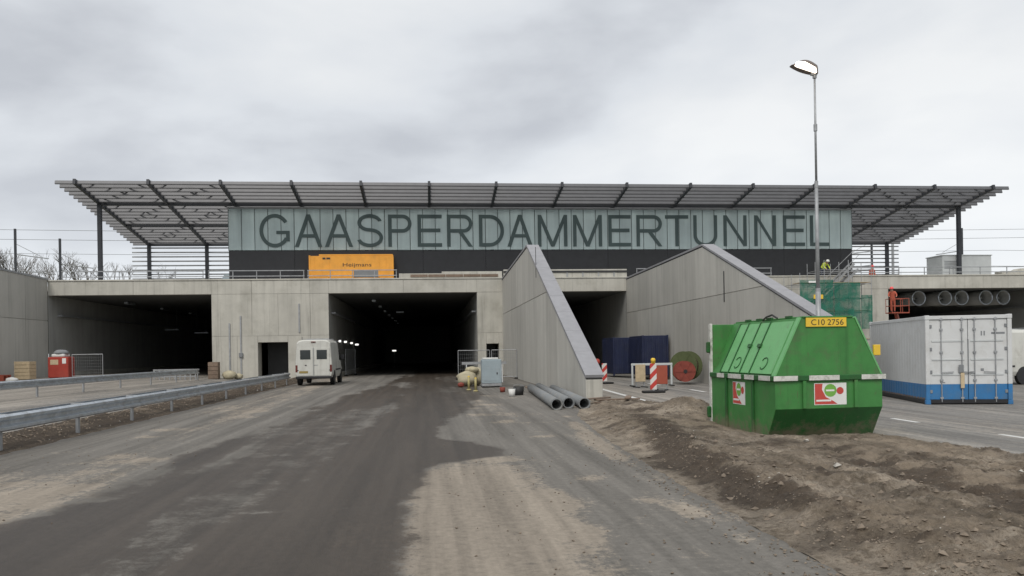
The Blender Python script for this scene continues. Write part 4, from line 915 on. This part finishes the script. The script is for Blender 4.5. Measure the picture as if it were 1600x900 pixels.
def reel(x, y, r, wd, material, core, label, rz):
    t = thing('cable_reel', (x, y, r + .01), label, 'cable reel', rz, 'cable reels')
    for yy in (0, wd - .05):
        f = MB().lathe([(.06, yy), (r, yy), (r, yy + .05), (.06, yy + .05)], axis='y', n=32, closed=True).build('flange', material, t)
        if yy == 0:
            for k in range(6):
                a = k * math.pi / 3; MB().bar((.1 * math.cos(a), -.012, .1 * math.sin(a)), (r * .93 * math.cos(a), -.012, r * .93 * math.sin(a)), .05, .02, up=(0, 1, 0)).build('spoke', material, f)
            MB().lathe([(.10, -.03), (.10, -.002)], axis='y', n=16).build('hub', 'ink', f)
    MB().lathe([(r * .5, .05), (r * .72, .051), (r * .74, wd - .051), (r * .5, wd - .05)], axis='y', n=28).build('cable', core, t, True)
reel(12.7, 38.2, .52, .55, 'reel_red', 'ink', 'small red cable reel standing in front of the green one', -.1)
reel(13.05, 39.6, .76, .7, 'rope_green', 'timber_brown', 'large reel wound with green hose by the second wing wall', -.75)
t = thing('gas_cage', (13.55, 36.6, .0), 'grey mesh cage beside the red cable reel', 'cage')
for xx in (0, .62):
    for yy in (0, .6): MB().box(xx - .02, xx + .02, yy - .02, yy + .02, 0, 1.0, .004).build('post', 'galv_dull', t)
for z in (.05, .5, .98):
    for yy in (0, .6): MB().box(.021, .599, yy - .015, yy + .015, z - .015, z + .015).build('bar', 'galv_dull', t)
for i in range(5): MB().box(.08 + i * .115, .10 + i * .115, -.014, -.002, .05, .98).build('bar', 'galv_dull', t)
MB().box(.05, .57, .05, .55, .02, .85, .04).build('drum', 'box_grey', t)
def beacon(x, y, ht_, label, rz=0, lamp=True):
    t = thing('traffic_beacon', (x, y, .01), label, 'beacon', rz, 'red and white traffic beacons')
    MB().box(-.42, .42, -.2, .2, 0, .09, .03).build('foot', 'rubber', t)
    MB().box(-.125, .125, -.03, .03, .12, ht_, .01).build('panel', 'beacon_stripes', t); MB().box(-.04, .04, -.02, .02, .085, .13).build('stem', 'galv_dull', t)
    if lamp: MB().box(-.07, .07, -.045, .045, ht_ + .001, ht_ + .05, .01).build('lamp_base', 'sign_yellow', t); MB().lathe([(.085, ht_ + .05), (.09, ht_ + .16), (.06, ht_ + .2), (.01, ht_ + .21)], n=14).build('lamp', 'sign_yellow', t, True)
beacon(8.48, 29.3, 1.12, 'nearer striped beacon with a yellow lamp on the right carriageway')
beacon(8.5, 37.8, 1.0, 'farther striped beacon showing past the end of the first wing wall', 0, False)
t = thing('barrier_lamp', (8.32, 38.6, .01), 'round red lamp on a stand behind the farther beacon', 'lamp'); MB().tube((0, 0, 0), (0, 0, .95), .03).build('stand', 'galv_dull', t); MB().lathe([(.02, -.06), (.13, -.05), (.15, 0), (.13, .05), (.02, .06)], (0, 0, 1.08), 'y', 18).build('disc', 'red_paint', t, True); MB().box(-.2, .2, -.15, .15, 0, .05, .01).build('foot', 'rubber', t)
def board(x, y, rz, material, label):
    t = thing('barrier_board', (x, y, .01), label, 'barrier', rz, 'barrier boards before the blue containers')
    MB().box(-.25, .25, -.02, .02, .25, 1.0, .01).build('board', material, t)
    for xx in (-.2, .2): MB().box(xx - .02, xx + .02, .021, .06, 0, .98).build('leg', 'galv_dull', t); MB().box(xx - .03, xx + .03, -.25, .25, 0, .04, .005).build('foot', 'rubber', t)
board(9.15, 33.6, .3, 'wood_pale', 'pale barrier board left of the nearer beacon'); board(9.3, 31.0, -.5, 'orange_red', 'orange barrier board right behind the nearer beacon')
t = thing('barrier_rail', (9.0, 34.6, .01), 'low white barrier bar before the blue containers', 'barrier')
MB().box(0, 1.9, -.03, .03, .93, 1.03, .01).build('bar', 'cabinet_grey', t)
for xx in (.05, 1.85): MB().box(xx - .04, xx + .04, -.035, .035, .05, .925, .01).build('leg', 'cabinet_grey', t); MB().box(xx - .06, xx + .06, -.3, .3, 0, .048, .01).build('foot', 'rubber', t)

# ------------------------------------------------------------------ things on the left carriageway
zl = .44
t = thing('site_cabinet', (-22.05, 50.2, zl), 'red site cabinet with pale stickers and white top beside the retaining wall', 'cabinet')
MB().box(-.58, .58, -.45, .45, .08, 1.32, .03).build('housing', 'red_paint', t); MB().box(-.40, .34, -.40, .40, 1.321, 1.50, .04).build('top_tray', 'litter_white', t)
MB().lathe([(.42, 1.501), (.40, 1.62), (.25, 1.74), (.05, 1.76)], n=18).build('cowl', 'ink_grey', t, True)
MB().box(-.44, .02, -.462, -.451, .86, 1.16, .004).build('sticker', 'wood_pale', t); MB().box(.24, .46, -.462, -.451, .92, 1.24, .004).build('sticker', 'sticker_white', t)
for x in (-.45, .45): MB().box(x - .06, x + .06, -.4, .4, 0, .078).build('skid', 'ink', t)
t = thing('wooden_crate', (-23.35, 48.6, zl), 'pale wooden crate left of the red cabinet', 'crate')
for i in range(5): MB().box(-.42, .42, -.4, -.37, .06 + i * .21, .25 + i * .21, .006).build('slat', 'wood_pale', t)
for i in range(5): MB().box(-.42, -.39, -.368, .4, .06 + i * .21, .25 + i * .21, .006).build('slat', 'wood_pale', t); MB().box(.39, .42, -.368, .4, .06 + i * .21, .25 + i * .21, .006).build('slat', 'wood_pale', t)
MB().box(-.385, .385, -.365, .4, .05, 1.05).build('load', 'timber', t)
t = thing('pallet', (-24.0, 46.9, zl), 'orange red pallet in front of the wooden crate', 'pallet')
for i in range(5): MB().box(-.5, .5, -.4 + i * .18, -.27 + i * .18, .32, .36).build('board', 'orange_red', t)
for y in (-.37, .0, .37): MB().box(-.5, .5, y - .05, y + .05, 0, .318).build('bearer', 'orange_red', t)
sack(-22.9, 46.2, zl - .1, .34, 'litter_white', 'white bag lying behind the far guard rail', 'plastic_bag', 'bag', hf=.5)
t = thing('tool_bin', (-25.0, 47.6, zl), 'dark grey bin at the foot of the retaining wall', 'bin')
MB().lathe([(.30, 0), (.34, .05), (.38, .95), (.40, .97), (.40, 1.02)], n=18).build('drum', 'ink_grey', t, True); MB().lathe([(.41, 1.021), (.40, 1.06), (.1, 1.10)], n=18).build('lid', 'ink', t, True)
t = thing('timber_crate', (-14.3, 54.6, .1), 'brown timber crate at the corner of the broad pillar', 'crate')
for i in range(4): MB().box(-.32, .32, -.31, -.28, .05 + i * .28, .30 + i * .28, .006).build('board', 'timber_brown', t)
MB().box(-.31, .31, -.279, .3, .04, 1.16).build('box', 'timber_brown', t)
sack(-13.4, 54.9, .05, .48, 'sack', 'pale sack beside the brown timber crate', hf=.65)
sack(-12.9, 55.3, .05, .34, 'sack', 'small pale sack at the foot of the broad pillar', hf=.6)

# ------------------------------------------------------------------ deck: orange container, plant box, timber
t = thing('site_container', (-8.3, 56.75, 6.94), 'orange site container standing on the deck over the pillar', 'container')
MB().box(0, 5.9, 0, 2.4, .05, 1.66, .02).build('box', 'orange', t)
MB().box(.7, 5.86, .02, 2.38, 1.661, 1.78, .02).build('roof', 'orange', t)
for x in (-.005, 5.785): MB().box(x, x + .12, -.02, .1, 0, 1.70, .01).build('corner_post', 'orange', t)
for i in range(11): MB().box(.32 + i * .5, .42 + i * .5, -.016, -.001, .15, 1.58, .006).build('rib', 'orange', t) if not 3 <= i <= 8 else None
text('lettering', 'Heijmans', 'ink', t, 2.35, 4.35, .82, 1.16, -.006, .002)
for x, wd in ((.95, .2), (1.22, .26)): MB().box(x, x + wd, -.022, -.017, 1.42, 1.54).build('label_plate', 'ink', t)
MB().box(3.1, 4.9, -.012, -.001, .12, .66, .004).build('hatch', 'ink_grey', t)
t = thing('plant_box', (39.9, 57.6, 6.94), 'pale grey plant box on the deck at the right end', 'plant box')
MB().box(0, 4.1, 0, 2, .05, 1.62, .03).build('housing', 'cabinet_grey', t); MB().box(-.05, 4.15, -.05, 2.05, 1.621, 1.70, .02).build('lid', 'cabinet_grey', t)
for i in range(5): MB().box(.15, 1.3, -.02, -.001, .62 + i * .13, .70 + i * .13, .006).build('louvre', 'galv_dull', t)
MB().box(1.55, 1.57, -.008, -.001, .1, 1.55).build('seam', 'ink_grey', t)
t = thing('concrete_block', (44.4, 57.0, 6.94), 'low grey block behind the railing at the far right', 'block')
MB().prism([(0, 0), (3.2, 0), (3.2, .55), (1.6, .55), (1.2, .35), (0, .35)], 'y', 0, .8).build('body', 'concrete', t)
t = thing('parked_car', (-14.8, 59.6, 6.61), 'silver car roof showing behind the deck railing left of the orange container', 'car')
def ring_car(x, z0, z1, hw): return [(x, -hw, z0), (x, -hw * 1.02, (z0 + z1) / 2), (x, -hw * .8, z1), (x, hw * .8, z1), (x, hw * 1.02, (z0 + z1) / 2), (x, hw, z0)]
MB().loft([ring_car(0, .3, .7, .7), ring_car(.2, .25, .95, .82), ring_car(1.2, .25, 1.0, .86), ring_car(3.6, .25, 1.02, .86), ring_car(4.1, .3, .9, .75)]).build('body', 'box_grey', t)
MB().loft([ring_car(.7, .99, 1.0, .8), ring_car(1.5, .99, 1.42, .74), ring_car(3.0, .99, 1.44, .74), ring_car(3.8, .99, 1.02, .78)]).build('cabin', 'litter_white', t)
for x in (.8, 3.3):
    for y in (-.8, .8): MB().lathe([(.30, -.09), (.30, .09)], (x, y, .30), 'y', 16).build('wheel', 'rubber', t)

# ------------------------------------------------------------------ jet fans in the right-hand bore
for x, lab in ((38.12, 'leftmost jet fan in the right-hand opening'), (40.31, 'second jet fan from the left in the right-hand opening'), (41.71, 'third jet fan from the left in the right-hand opening'), (43.76, 'fourth jet fan from the left in the right-hand opening'), (45.23, 'rightmost jet fan in the right-hand opening')):
    t = thing('jet_fan', (x, 58.0, 5.30), lab, 'fan', 0, 'jet fans under the ceiling')
    MB().lathe([(.55, 0), (.55, 3.2), (.50, 3.2), (.48, 0)], axis='y', n=28, closed=True).build('casing', 'tunnel_inside', t, True)
    MB().lathe([(.49, -.05), (.60, -.05), (.57, .05), (.52, .05)], axis='y', n=32, closed=True).build('inlet_ring', 'galv', t, True)
    MB().lathe([(.02, .5), (.14, .6), (.14, 1.2)], axis='y', n=14).build('hub', 'tunnel_inside', t, True)
    for k in range(6):
        a = k * math.pi / 3; MB().bar((.12 * math.cos(a), .9, .12 * math.sin(a)), (.46 * math.cos(a), .9, .46 * math.sin(a)), .12, .02, up=(.3 * math.sin(a), 1, -.3 * math.cos(a))).build('blade', 'galv_dull', t)
    for yy in (.6, 2.6): MB().box(-.03, .03, yy - .03, yy + .03, .54, .59).build('hanger', 'galv_dull', t)

# lamps on in the middle bore
for x, y, z, sx, on, lab in ((-6.6, 60, 2.62, .16, 1, 'first small lamp on the left wall of the middle opening'), (-6.6, 64, 2.62, .2, 1, 'second small lamp on the left wall of the middle opening'), (-6.6, 69, 2.58, .2, .5, 'third small lamp along the left wall of the middle opening'), (-6.6, 74, 2.5, .3, .5, 'fourth small lamp along the left wall of the middle opening'), (-4.1, 95, 1.93, .45, 1, 'bright lamp low in the depth of the middle opening'), (-2.64, 75, 5.5, .7, .25, 'dim lamp hanging from the middle opening ceiling')):
    t = thing('tunnel_lamp', (x, y, z), lab, 'lamp', 0, 'lamps in the middle bore')
    MB().box(-sx / 2, sx / 2, -.06, .06, -.07, .07, .02).build('lens', 'tube_light' if on >= .5 else 'galv', t); MB().box(-sx / 2 - .03, sx / 2 + .03, .061, .14, -.1, .1, .01).build('housing', 'galv_dull', t)
    if x < -6: MB().box(-.27, -sx / 2 - .031, .08, .12, -.03, .03).build('arm', 'galv_dull', t)
    elif z > 3: MB().tube((0, .1, .1), (0, .1, ZL - z - .01), .015).build('cord', 'galv_dull', t)
    else: MB().tube((0, .1, -.1), (0, .1, -z), .03).build('stand', 'galv_dull', t)
for x, y, z, lab in ((-23.0, 74, 4.08, 'left ceiling luminaire in the leftmost opening'), (-20.7, 75, 3.8, 'right ceiling luminaire in the leftmost opening'), (-18.3, 76, 3.75, 'dim luminaire near the right wall of the leftmost opening')):
    t = thing('bore_luminaire', (x, y, z), lab, 'lamp', 0, 'unlit luminaires'); MB().box(-.6, .6, -.15, .15, -.06, .06, .02).build('body', 'galv', t)
    for xx in (-.4, .4): MB().tube((xx, 0, .06), (xx, 0, ZL - z - .01), .012).build('cord', 'galv_dull', t)

# ------------------------------------------------------------------ people
def person(name, loc, rz, label, J, cloth, legs, helmet, vest=None):
    """one skinned body; J: joint -> (x,y,z); faces get skin or cloth by the bone they lie nearest to"""
    order = ['pelvis', 'belly', 'chest', 'neck', 'chin', 'brow', 'crown', 'sl', 'el', 'hl', 'fl', 'sr', 'er', 'hr', 'fr', 'pl', 'kl', 'al', 'tl', 'pr', 'kr', 'ar', 'tr']
    edges = [('pelvis', 'belly'), ('belly', 'chest'), ('chest', 'neck'), ('neck', 'chin'), ('chin', 'brow'), ('brow', 'crown'), ('chest', 'sl'), ('sl', 'el'), ('el', 'hl'), ('hl', 'fl'), ('chest', 'sr'), ('sr', 'er'), ('er', 'hr'), ('hr', 'fr'), ('pelvis', 'pl'), ('pl', 'kl'), ('kl', 'al'), ('al', 'tl'), ('pelvis', 'pr'), ('pr', 'kr'), ('kr', 'ar'), ('ar', 'tr')]
    rad = dict(pelvis=(.16, .12), belly=(.155, .11), chest=(.18, .12), neck=(.06, .06), chin=(.075, .08), brow=(.085, .10), crown=(.06, .07), sl=(.07, .07), el=(.052, .052), hl=(.036, .036), fl=(.04, .022), pl=(.095, .095), kl=(.066, .066), al=(.048, .048), tl=(.05, .04))
    for k in ('s', 'e', 'h', 'f', 'p', 'k', 'a', 't'): rad[k + 'r'] = rad[k + 'l']
    t = thing(name, loc, label, 'person', rz)
    me = bpy.data.meshes.new('body'); me.from_pydata([J[k] for k in order], [(order.index(a), order.index(b)) for a, b in edges], [])
    ob = bpy.data.objects.new('tmp', me); C.objects.link(ob); bpy.context.view_layer.objects.active = ob
    sk = ob.modifiers.new('s', 'SKIN')
    for i, k in enumerate(order): me.skin_vertices[0].data[i].radius = rad[k]; me.skin_vertices[0].data[i].use_root = (k == 'pelvis')
    ob.modifiers.new('u', 'SUBSURF').levels = 1
    dg = bpy.context.evaluated_depsgraph_get(); b = bpy.data.meshes.new_from_object(ob.evaluated_get(dg)); bpy.data.objects.remove(ob)
    b.materials.clear()
    for mm in (cloth, legs, 'skin', 'ink'): b.materials.append(M[mm])
    seg = [(Vector(J[a]), Vector(J[c]), 2 if a in ('neck', 'chin', 'brow') or c in ('fl', 'fr') else 3 if c in ('tl', 'tr') else 1 if c[0] in 'pka' and c not in ('pelvis',) else 0) for a, c in edges]
    for f in b.polygons:
        best = min(seg, key=lambda s_: ((f.center - (s_[0] + (s_[1] - s_[0]) * max(0, min(1, (f.center - s_[0]).dot(s_[1] - s_[0]) / max(1e-6, (s_[1] - s_[0]).length_squared))))).length)); f.material_index = best[2]
    b.shade_smooth(); b.name = 'body'; link('body', b, t)
    br, ck, cw = Vector(J['brow']), Vector(J['chin']), Vector(J['crown']); up = (cw - ck).normalized()
    hm = MB().lathe([(.135, -.02), (.128, .02), (.115, .07), (.08, .115), (.02, .13)], n=18).mesh('helmet', helmet, True); ho = link('helmet', hm, t); ho.location = br + up * .02; ho.rotation_euler = up.to_track_quat('Z', 'Y').to_euler()
    link('brim', MB().lathe([(.165, -.03), (.165, -.018), (.12, -.01)], n=18).mesh('brim', helmet), ho)
    return t
stand = dict(pelvis=(0, 0, .95), belly=(0, 0, 1.12), chest=(0, 0, 1.34), neck=(0, 0, 1.50), chin=(0, -.02, 1.58), brow=(0, -.01, 1.67), crown=(0, 0, 1.74), sl=(.19, 0, 1.42), el=(.26, .02, 1.14), hl=(.27, -.12, .90), fl=(.27, -.17, .82), sr=(-.19, 0, 1.42), er=(-.26, .02, 1.14), hr=(-.24, -.14, .92), fr=(-.23, -.2, .86), pl=(.10, 0, .88), kl=(.11, -.01, .48), al=(.11, .02, .09), tl=(.12, -.15, .04), pr=(-.10, 0, .88), kr=(-.11, -.01, .48), ar=(-.11, .02, .09), tr=(-.12, -.15, .04))
bend = dict(stand, belly=(0, -.10, 1.08), chest=(.04, -.30, 1.22), neck=(.05, -.42, 1.32), chin=(.05, -.50, 1.34), brow=(.05, -.53, 1.42), crown=(.05, -.53, 1.49), sl=(.22, -.30, 1.28), el=(.30, -.42, 1.02), hl=(.24, -.58, .84), fl=(.22, -.62, .77), sr=(-.14, -.32, 1.28), er=(-.24, -.44, 1.02), hr=(-.18, -.60, .86), fr=(-.17, -.65, .8), kl=(.12, -.10, .50), kr=(-.12, -.10, .50))
lean = dict(stand, chest=(-.03, -.08, 1.33), neck=(-.05, -.14, 1.48), chin=(-.06, -.18, 1.55), brow=(-.07, -.19, 1.64), crown=(-.07, -.18, 1.71), sl=(.16, -.07, 1.40), el=(.24, -.22, 1.18), hl=(.20, -.44, 1.08), fl=(.19, -.52, 1.06), sr=(-.22, -.09, 1.40), er=(-.28, -.24, 1.18), hr=(-.24, -.45, 1.08), fr=(-.23, -.53, 1.06))
person('person', (29.7, 56.95, 6.61), .3, 'person in yellow high visibility clothing bending on the deck above the scaffold', bend, 'hivis_yellow', 'trousers', 'helmet_white')
person('person', (34.1, 57.6, 6.05), .2, 'person in red helmet showing head and shoulders over the deck edge', stand, 'hivis_orange', 'trousers', 'helmet_red')
person('person', (32.3, 52.05, 3.95), -.5, 'person in orange clothes and red helmet standing in the lift basket', lean, 'hivis_orange', 'hivis_orange', 'helmet_red')
t = thing('boom_lift', (32.6, 52.0, -.16), 'orange red lift with a basket raised before the right-hand opening', 'lift')
MB().box(-.65, .65, -.4, .4, 4.03, 4.10, .01).build('basket_floor', 'orange_red', t)
for z in (4.55, 5.05):
    for yy in (-.38, .38): MB().tube((-.62, yy, z), (.62, yy, z), .022).build('basket_rail', 'orange_red', t)
    for xx in (-.62, .62): MB().tube((xx, -.38, z), (xx, .38, z), .022).build('basket_rail', 'orange_red', t)
for xx in (-.62, 0, .62):
    for yy in (-.38, .38): MB().tube((xx, yy, 4.1), (xx, yy, 5.05), .022).build('basket_post', 'orange_red', t)
MB().bar((.2, .5, 4.1), (1.6, 1.4, 1.0), .18, .22).build('boom', 'orange_red', t); MB().box(.9, 2.5, .5, 2.1, .35, 1.1, .05).build('chassis', 'orange_red', t)
for xx in (1.1, 2.3):
    for yy in (.55, 2.05): MB().lathe([(.32, -.12), (.34, 0), (.32, .12)], (xx, yy, .33), 'y', 18).build('wheel', 'rubber', t)

# ------------------------------------------------------------------ scaffold stair with green netting
t = thing('scaffold_tower', (26.0, 53.0, -.16), 'scaffold stair tower with green netting behind the lamp post', 'scaffold')
SX, SY = (0, 1.8, 3.6, 5.3), (0, 1.3, 2.5)
for x in SX:
    for y in SY: MB().tube((x, y, 0), (x, y, 7.9 if x > 1 else 7.0), .024, n=8).build('standard', 'galv_dull', t)
for z in (.4, 2.2, 4.2, 5.2, 6.2, 7.2):
    for y in SY: MB().tube((0 if z < 7 else 1.8, y, z), (5.3, y, z), .022, n=6).build('ledger', 'galv_dull', t)
    for x in SX[1 if z > 7 else 0:]: MB().tube((x, 0, z + .05), (x, 2.5, z + .05), .022, n=6).build('transom', 'galv_dull', t)
for z in (2.3, 4.3, 6.3):
    for i in range(4): MB().box(.05, 5.25, .06 + i * .3, .33 + i * .3, z, z + .04).build('deck_board', 'timber', t)
for i in range(4): MB().box(3.7, 5.25, 1.4 + i * .26, 1.63 + i * .26, 5.28, 5.32).build('deck_board', 'timber', t)
for k, (xa, za, xb, zb) in enumerate(((.3, .2, 3.4, 2.3), (3.4, 2.3, .3, 4.3), (1.8, 4.3, 5.2, 7.4), (1.4, 4.6, 4.9, 7.8))):
    for y in (1.5, 2.2): MB().bar((xa, y, za), (xb, y, zb), .05, .16).build('stair_stringer', 'galv_dull', t)
    for i in range(9): MB().box(xa + (xb - xa) * (i + .5) / 9 - .12, xa + (xb - xa) * (i + .5) / 9 + .12, 1.53, 2.17, za + (zb - za) * (i + .5) / 9, za + (zb - za) * (i + .5) / 9 + .03).build('tread', 'galv_dull', t)
    MB().tube((xa, 1.45, za + 1), (xb, 1.45, zb + 1), .02).build('handrail', 'galv_dull', t)
# netting: slightly billowing sheets
def net(x0, x1, z0, z1, y):
    n1_, n2_ = 16, 12; v = []; f = []
    for j in range(n2_ + 1):
        for i in range(n1_ + 1):
            u, w_ = i / n1_, j / n2_; x = x0 + (x1 - x0) * u; z = z0 + (z1 - z0) * w_
            v.append((x, y - .05 - .10 * math.sin(u * 9.4) * math.sin(w_ * 6) - .06 * float(fbm(np.array(x * 1.5), np.array(z * 1.5))), z))
    for j in range(n2_):
        for i in range(n1_): a = j * (n1_ + 1) + i; f.append((a, a + 1, a + n1_ + 2, a + n1_ + 1))
    MB().add(v, f).build('netting', 'netting', t, True)
net(-.05, 2.4, 2.6, 6.5, -.03); net(2.45, 4.4, 2.2, 6.3, -.03); net(4.45, 5.3, 3.0, 5.4, -.03)
MB().box(.9, 1.6, -.20, -.17, 5.15, 5.45, .01).build('sign_board', 'sign_yellow', t); MB().box(.55, 1.2, -.20, -.17, 6.28, 6.42, .01).build('sign_board', 'sticker_white', t)

# ------------------------------------------------------------------ railway masts and wires behind the deck
def mast(x, y, z1, arm, label):
    t = thing('catenary_mast', (x, y, 6.35), label, 'mast', 0, 'railway masts behind the deck')
    MB().box(-.10, .10, -.10, .10, 0, z1 - 6.35, .02).build('post', 'steel_dark' if arm else 'galv_dull', t)
    if arm:
        s_ = 1 if arm > 0 else -1
        for dz_, ln in ((2.6, 1.0), (4.2, 1.2)):
            MB().tube((0, 0, z1 - 6.35 - dz_), (s_ * 3.2 * ln, 0, z1 - 6.35 - dz_ - .45), .05, n=6).build('arm', 'galv_dull', t)
        MB().tube((0, 0, z1 - 6.35 - 1.5), (s_ * 2.4, 0, z1 - 6.35 - 2.8), .03, n=6).build('stay', 'galv_dull', t)
mast(-41.6, 85, 14.9, 1, 'leftmost railway mast beyond the retaining wall'); mast(-37.3, 85, 13.9, 1, 'second railway mast from the left, before the bare trees')
mast(46.0, 74, 13.4, 0, 'thin mast seen beside the right rear canopy column'); mast(50.3, 85, 15.0, -1, 'pale mast beyond the right end of the canopy'); mast(61.3, 85, 15.0, -1, 'dark mast behind the right front canopy column')
for z, y, lab in ((14.9, 85, 'topmost overhead wire behind the canopy'), (14.0, 85.6, 'second overhead wire behind the canopy'), (13.2, 91, 'third overhead wire behind the canopy'), (11.3, 91.5, 'lowest overhead wire behind the canopy')):
    tag(MB().path([(-130 + i * 20, y, z - .25 * (1 if i % 2 else 0)) for i in range(16)], .022, 5).build('overhead_wire', 'wire'), lab, 'wire', 'railway overhead wires')

# ------------------------------------------------------------------ bare winter trees
def bare_tree(x, y, ht_, seed, label):
    rnd = random.Random(seed); t = thing('bare_tree', (x, y, 6.3), label, 'tree', rnd.random() * 6, 'bare trees behind the deck'); tr = MB(); cr_ = MB()
    def grow(p, d, ln, r, lvl):
        q = p + d * ln; (tr if lvl < 1 else cr_).tube(p, q, r, r * .65, n=5 if lvl < 2 else 3, caps=False)
        if lvl >= 5: return
        for k in range(3 if lvl < 3 else 3):
            nd = (d + Vector((rnd.uniform(-1, 1), rnd.uniform(-1, 1), rnd.uniform(-.25, .7))) * .62).normalized(); grow(p + d * ln * rnd.uniform(.55, 1), nd, ln * rnd.uniform(.6, .82), r * .58, lvl + 1)
    grow(Vector((0, 0, 0)), Vector((rnd.uniform(-.05, .05), 0, 1)), ht_ * .30, ht_ * .016, 0)
    tr.build('trunk', 'bark', t, recalc=False); cr_.build('crown', 'bark', t, recalc=False)
tl = ['tallest bare tree at the far left edge', 'bare tree behind the leftmost railway mast', 'bare tree between the two left railway masts', 'bare tree just right of the second railway mast', 'small bare tree left of the front canopy column', 'low bare tree right behind the front canopy column', 'low bare bush at the left end of the deck railing']
for i, (x, y, hh) in enumerate(((-58, 118, 15), (-54.5, 112, 13.5), (-51, 116, 12), (-46.5, 112, 13), (-42.5, 114, 11.5), (-37.5, 115, 10), (-45, 98, 9))): bare_tree(x, y, hh, 40 + i, tl[i])
for i, (x, y, hh, lab) in enumerate(((81, 112, 9, 'low bare tree at the far right edge'), (75, 116, 8, 'small bare tree right of the pale plant box'))): bare_tree(x, y, hh, 60 + i, lab)
# ------------------------------------------------------------------ odds and ends on the dirt
for x, y, r, lab in ((4.95, 9.2, .06, 'pale lump of concrete on the dirt, nearest the road'), (5.9, 11.9, .07, 'pale stone lying before the green skip'), (6.9, 8.6, .05, 'white scrap on the dirt at the right')):
    m = MB(); chunk(m, x, y, float(dz(np.array(x), np.array(y))) + .02, r); tag(m.build('stone', 'stone_pale'), lab, 'stone')
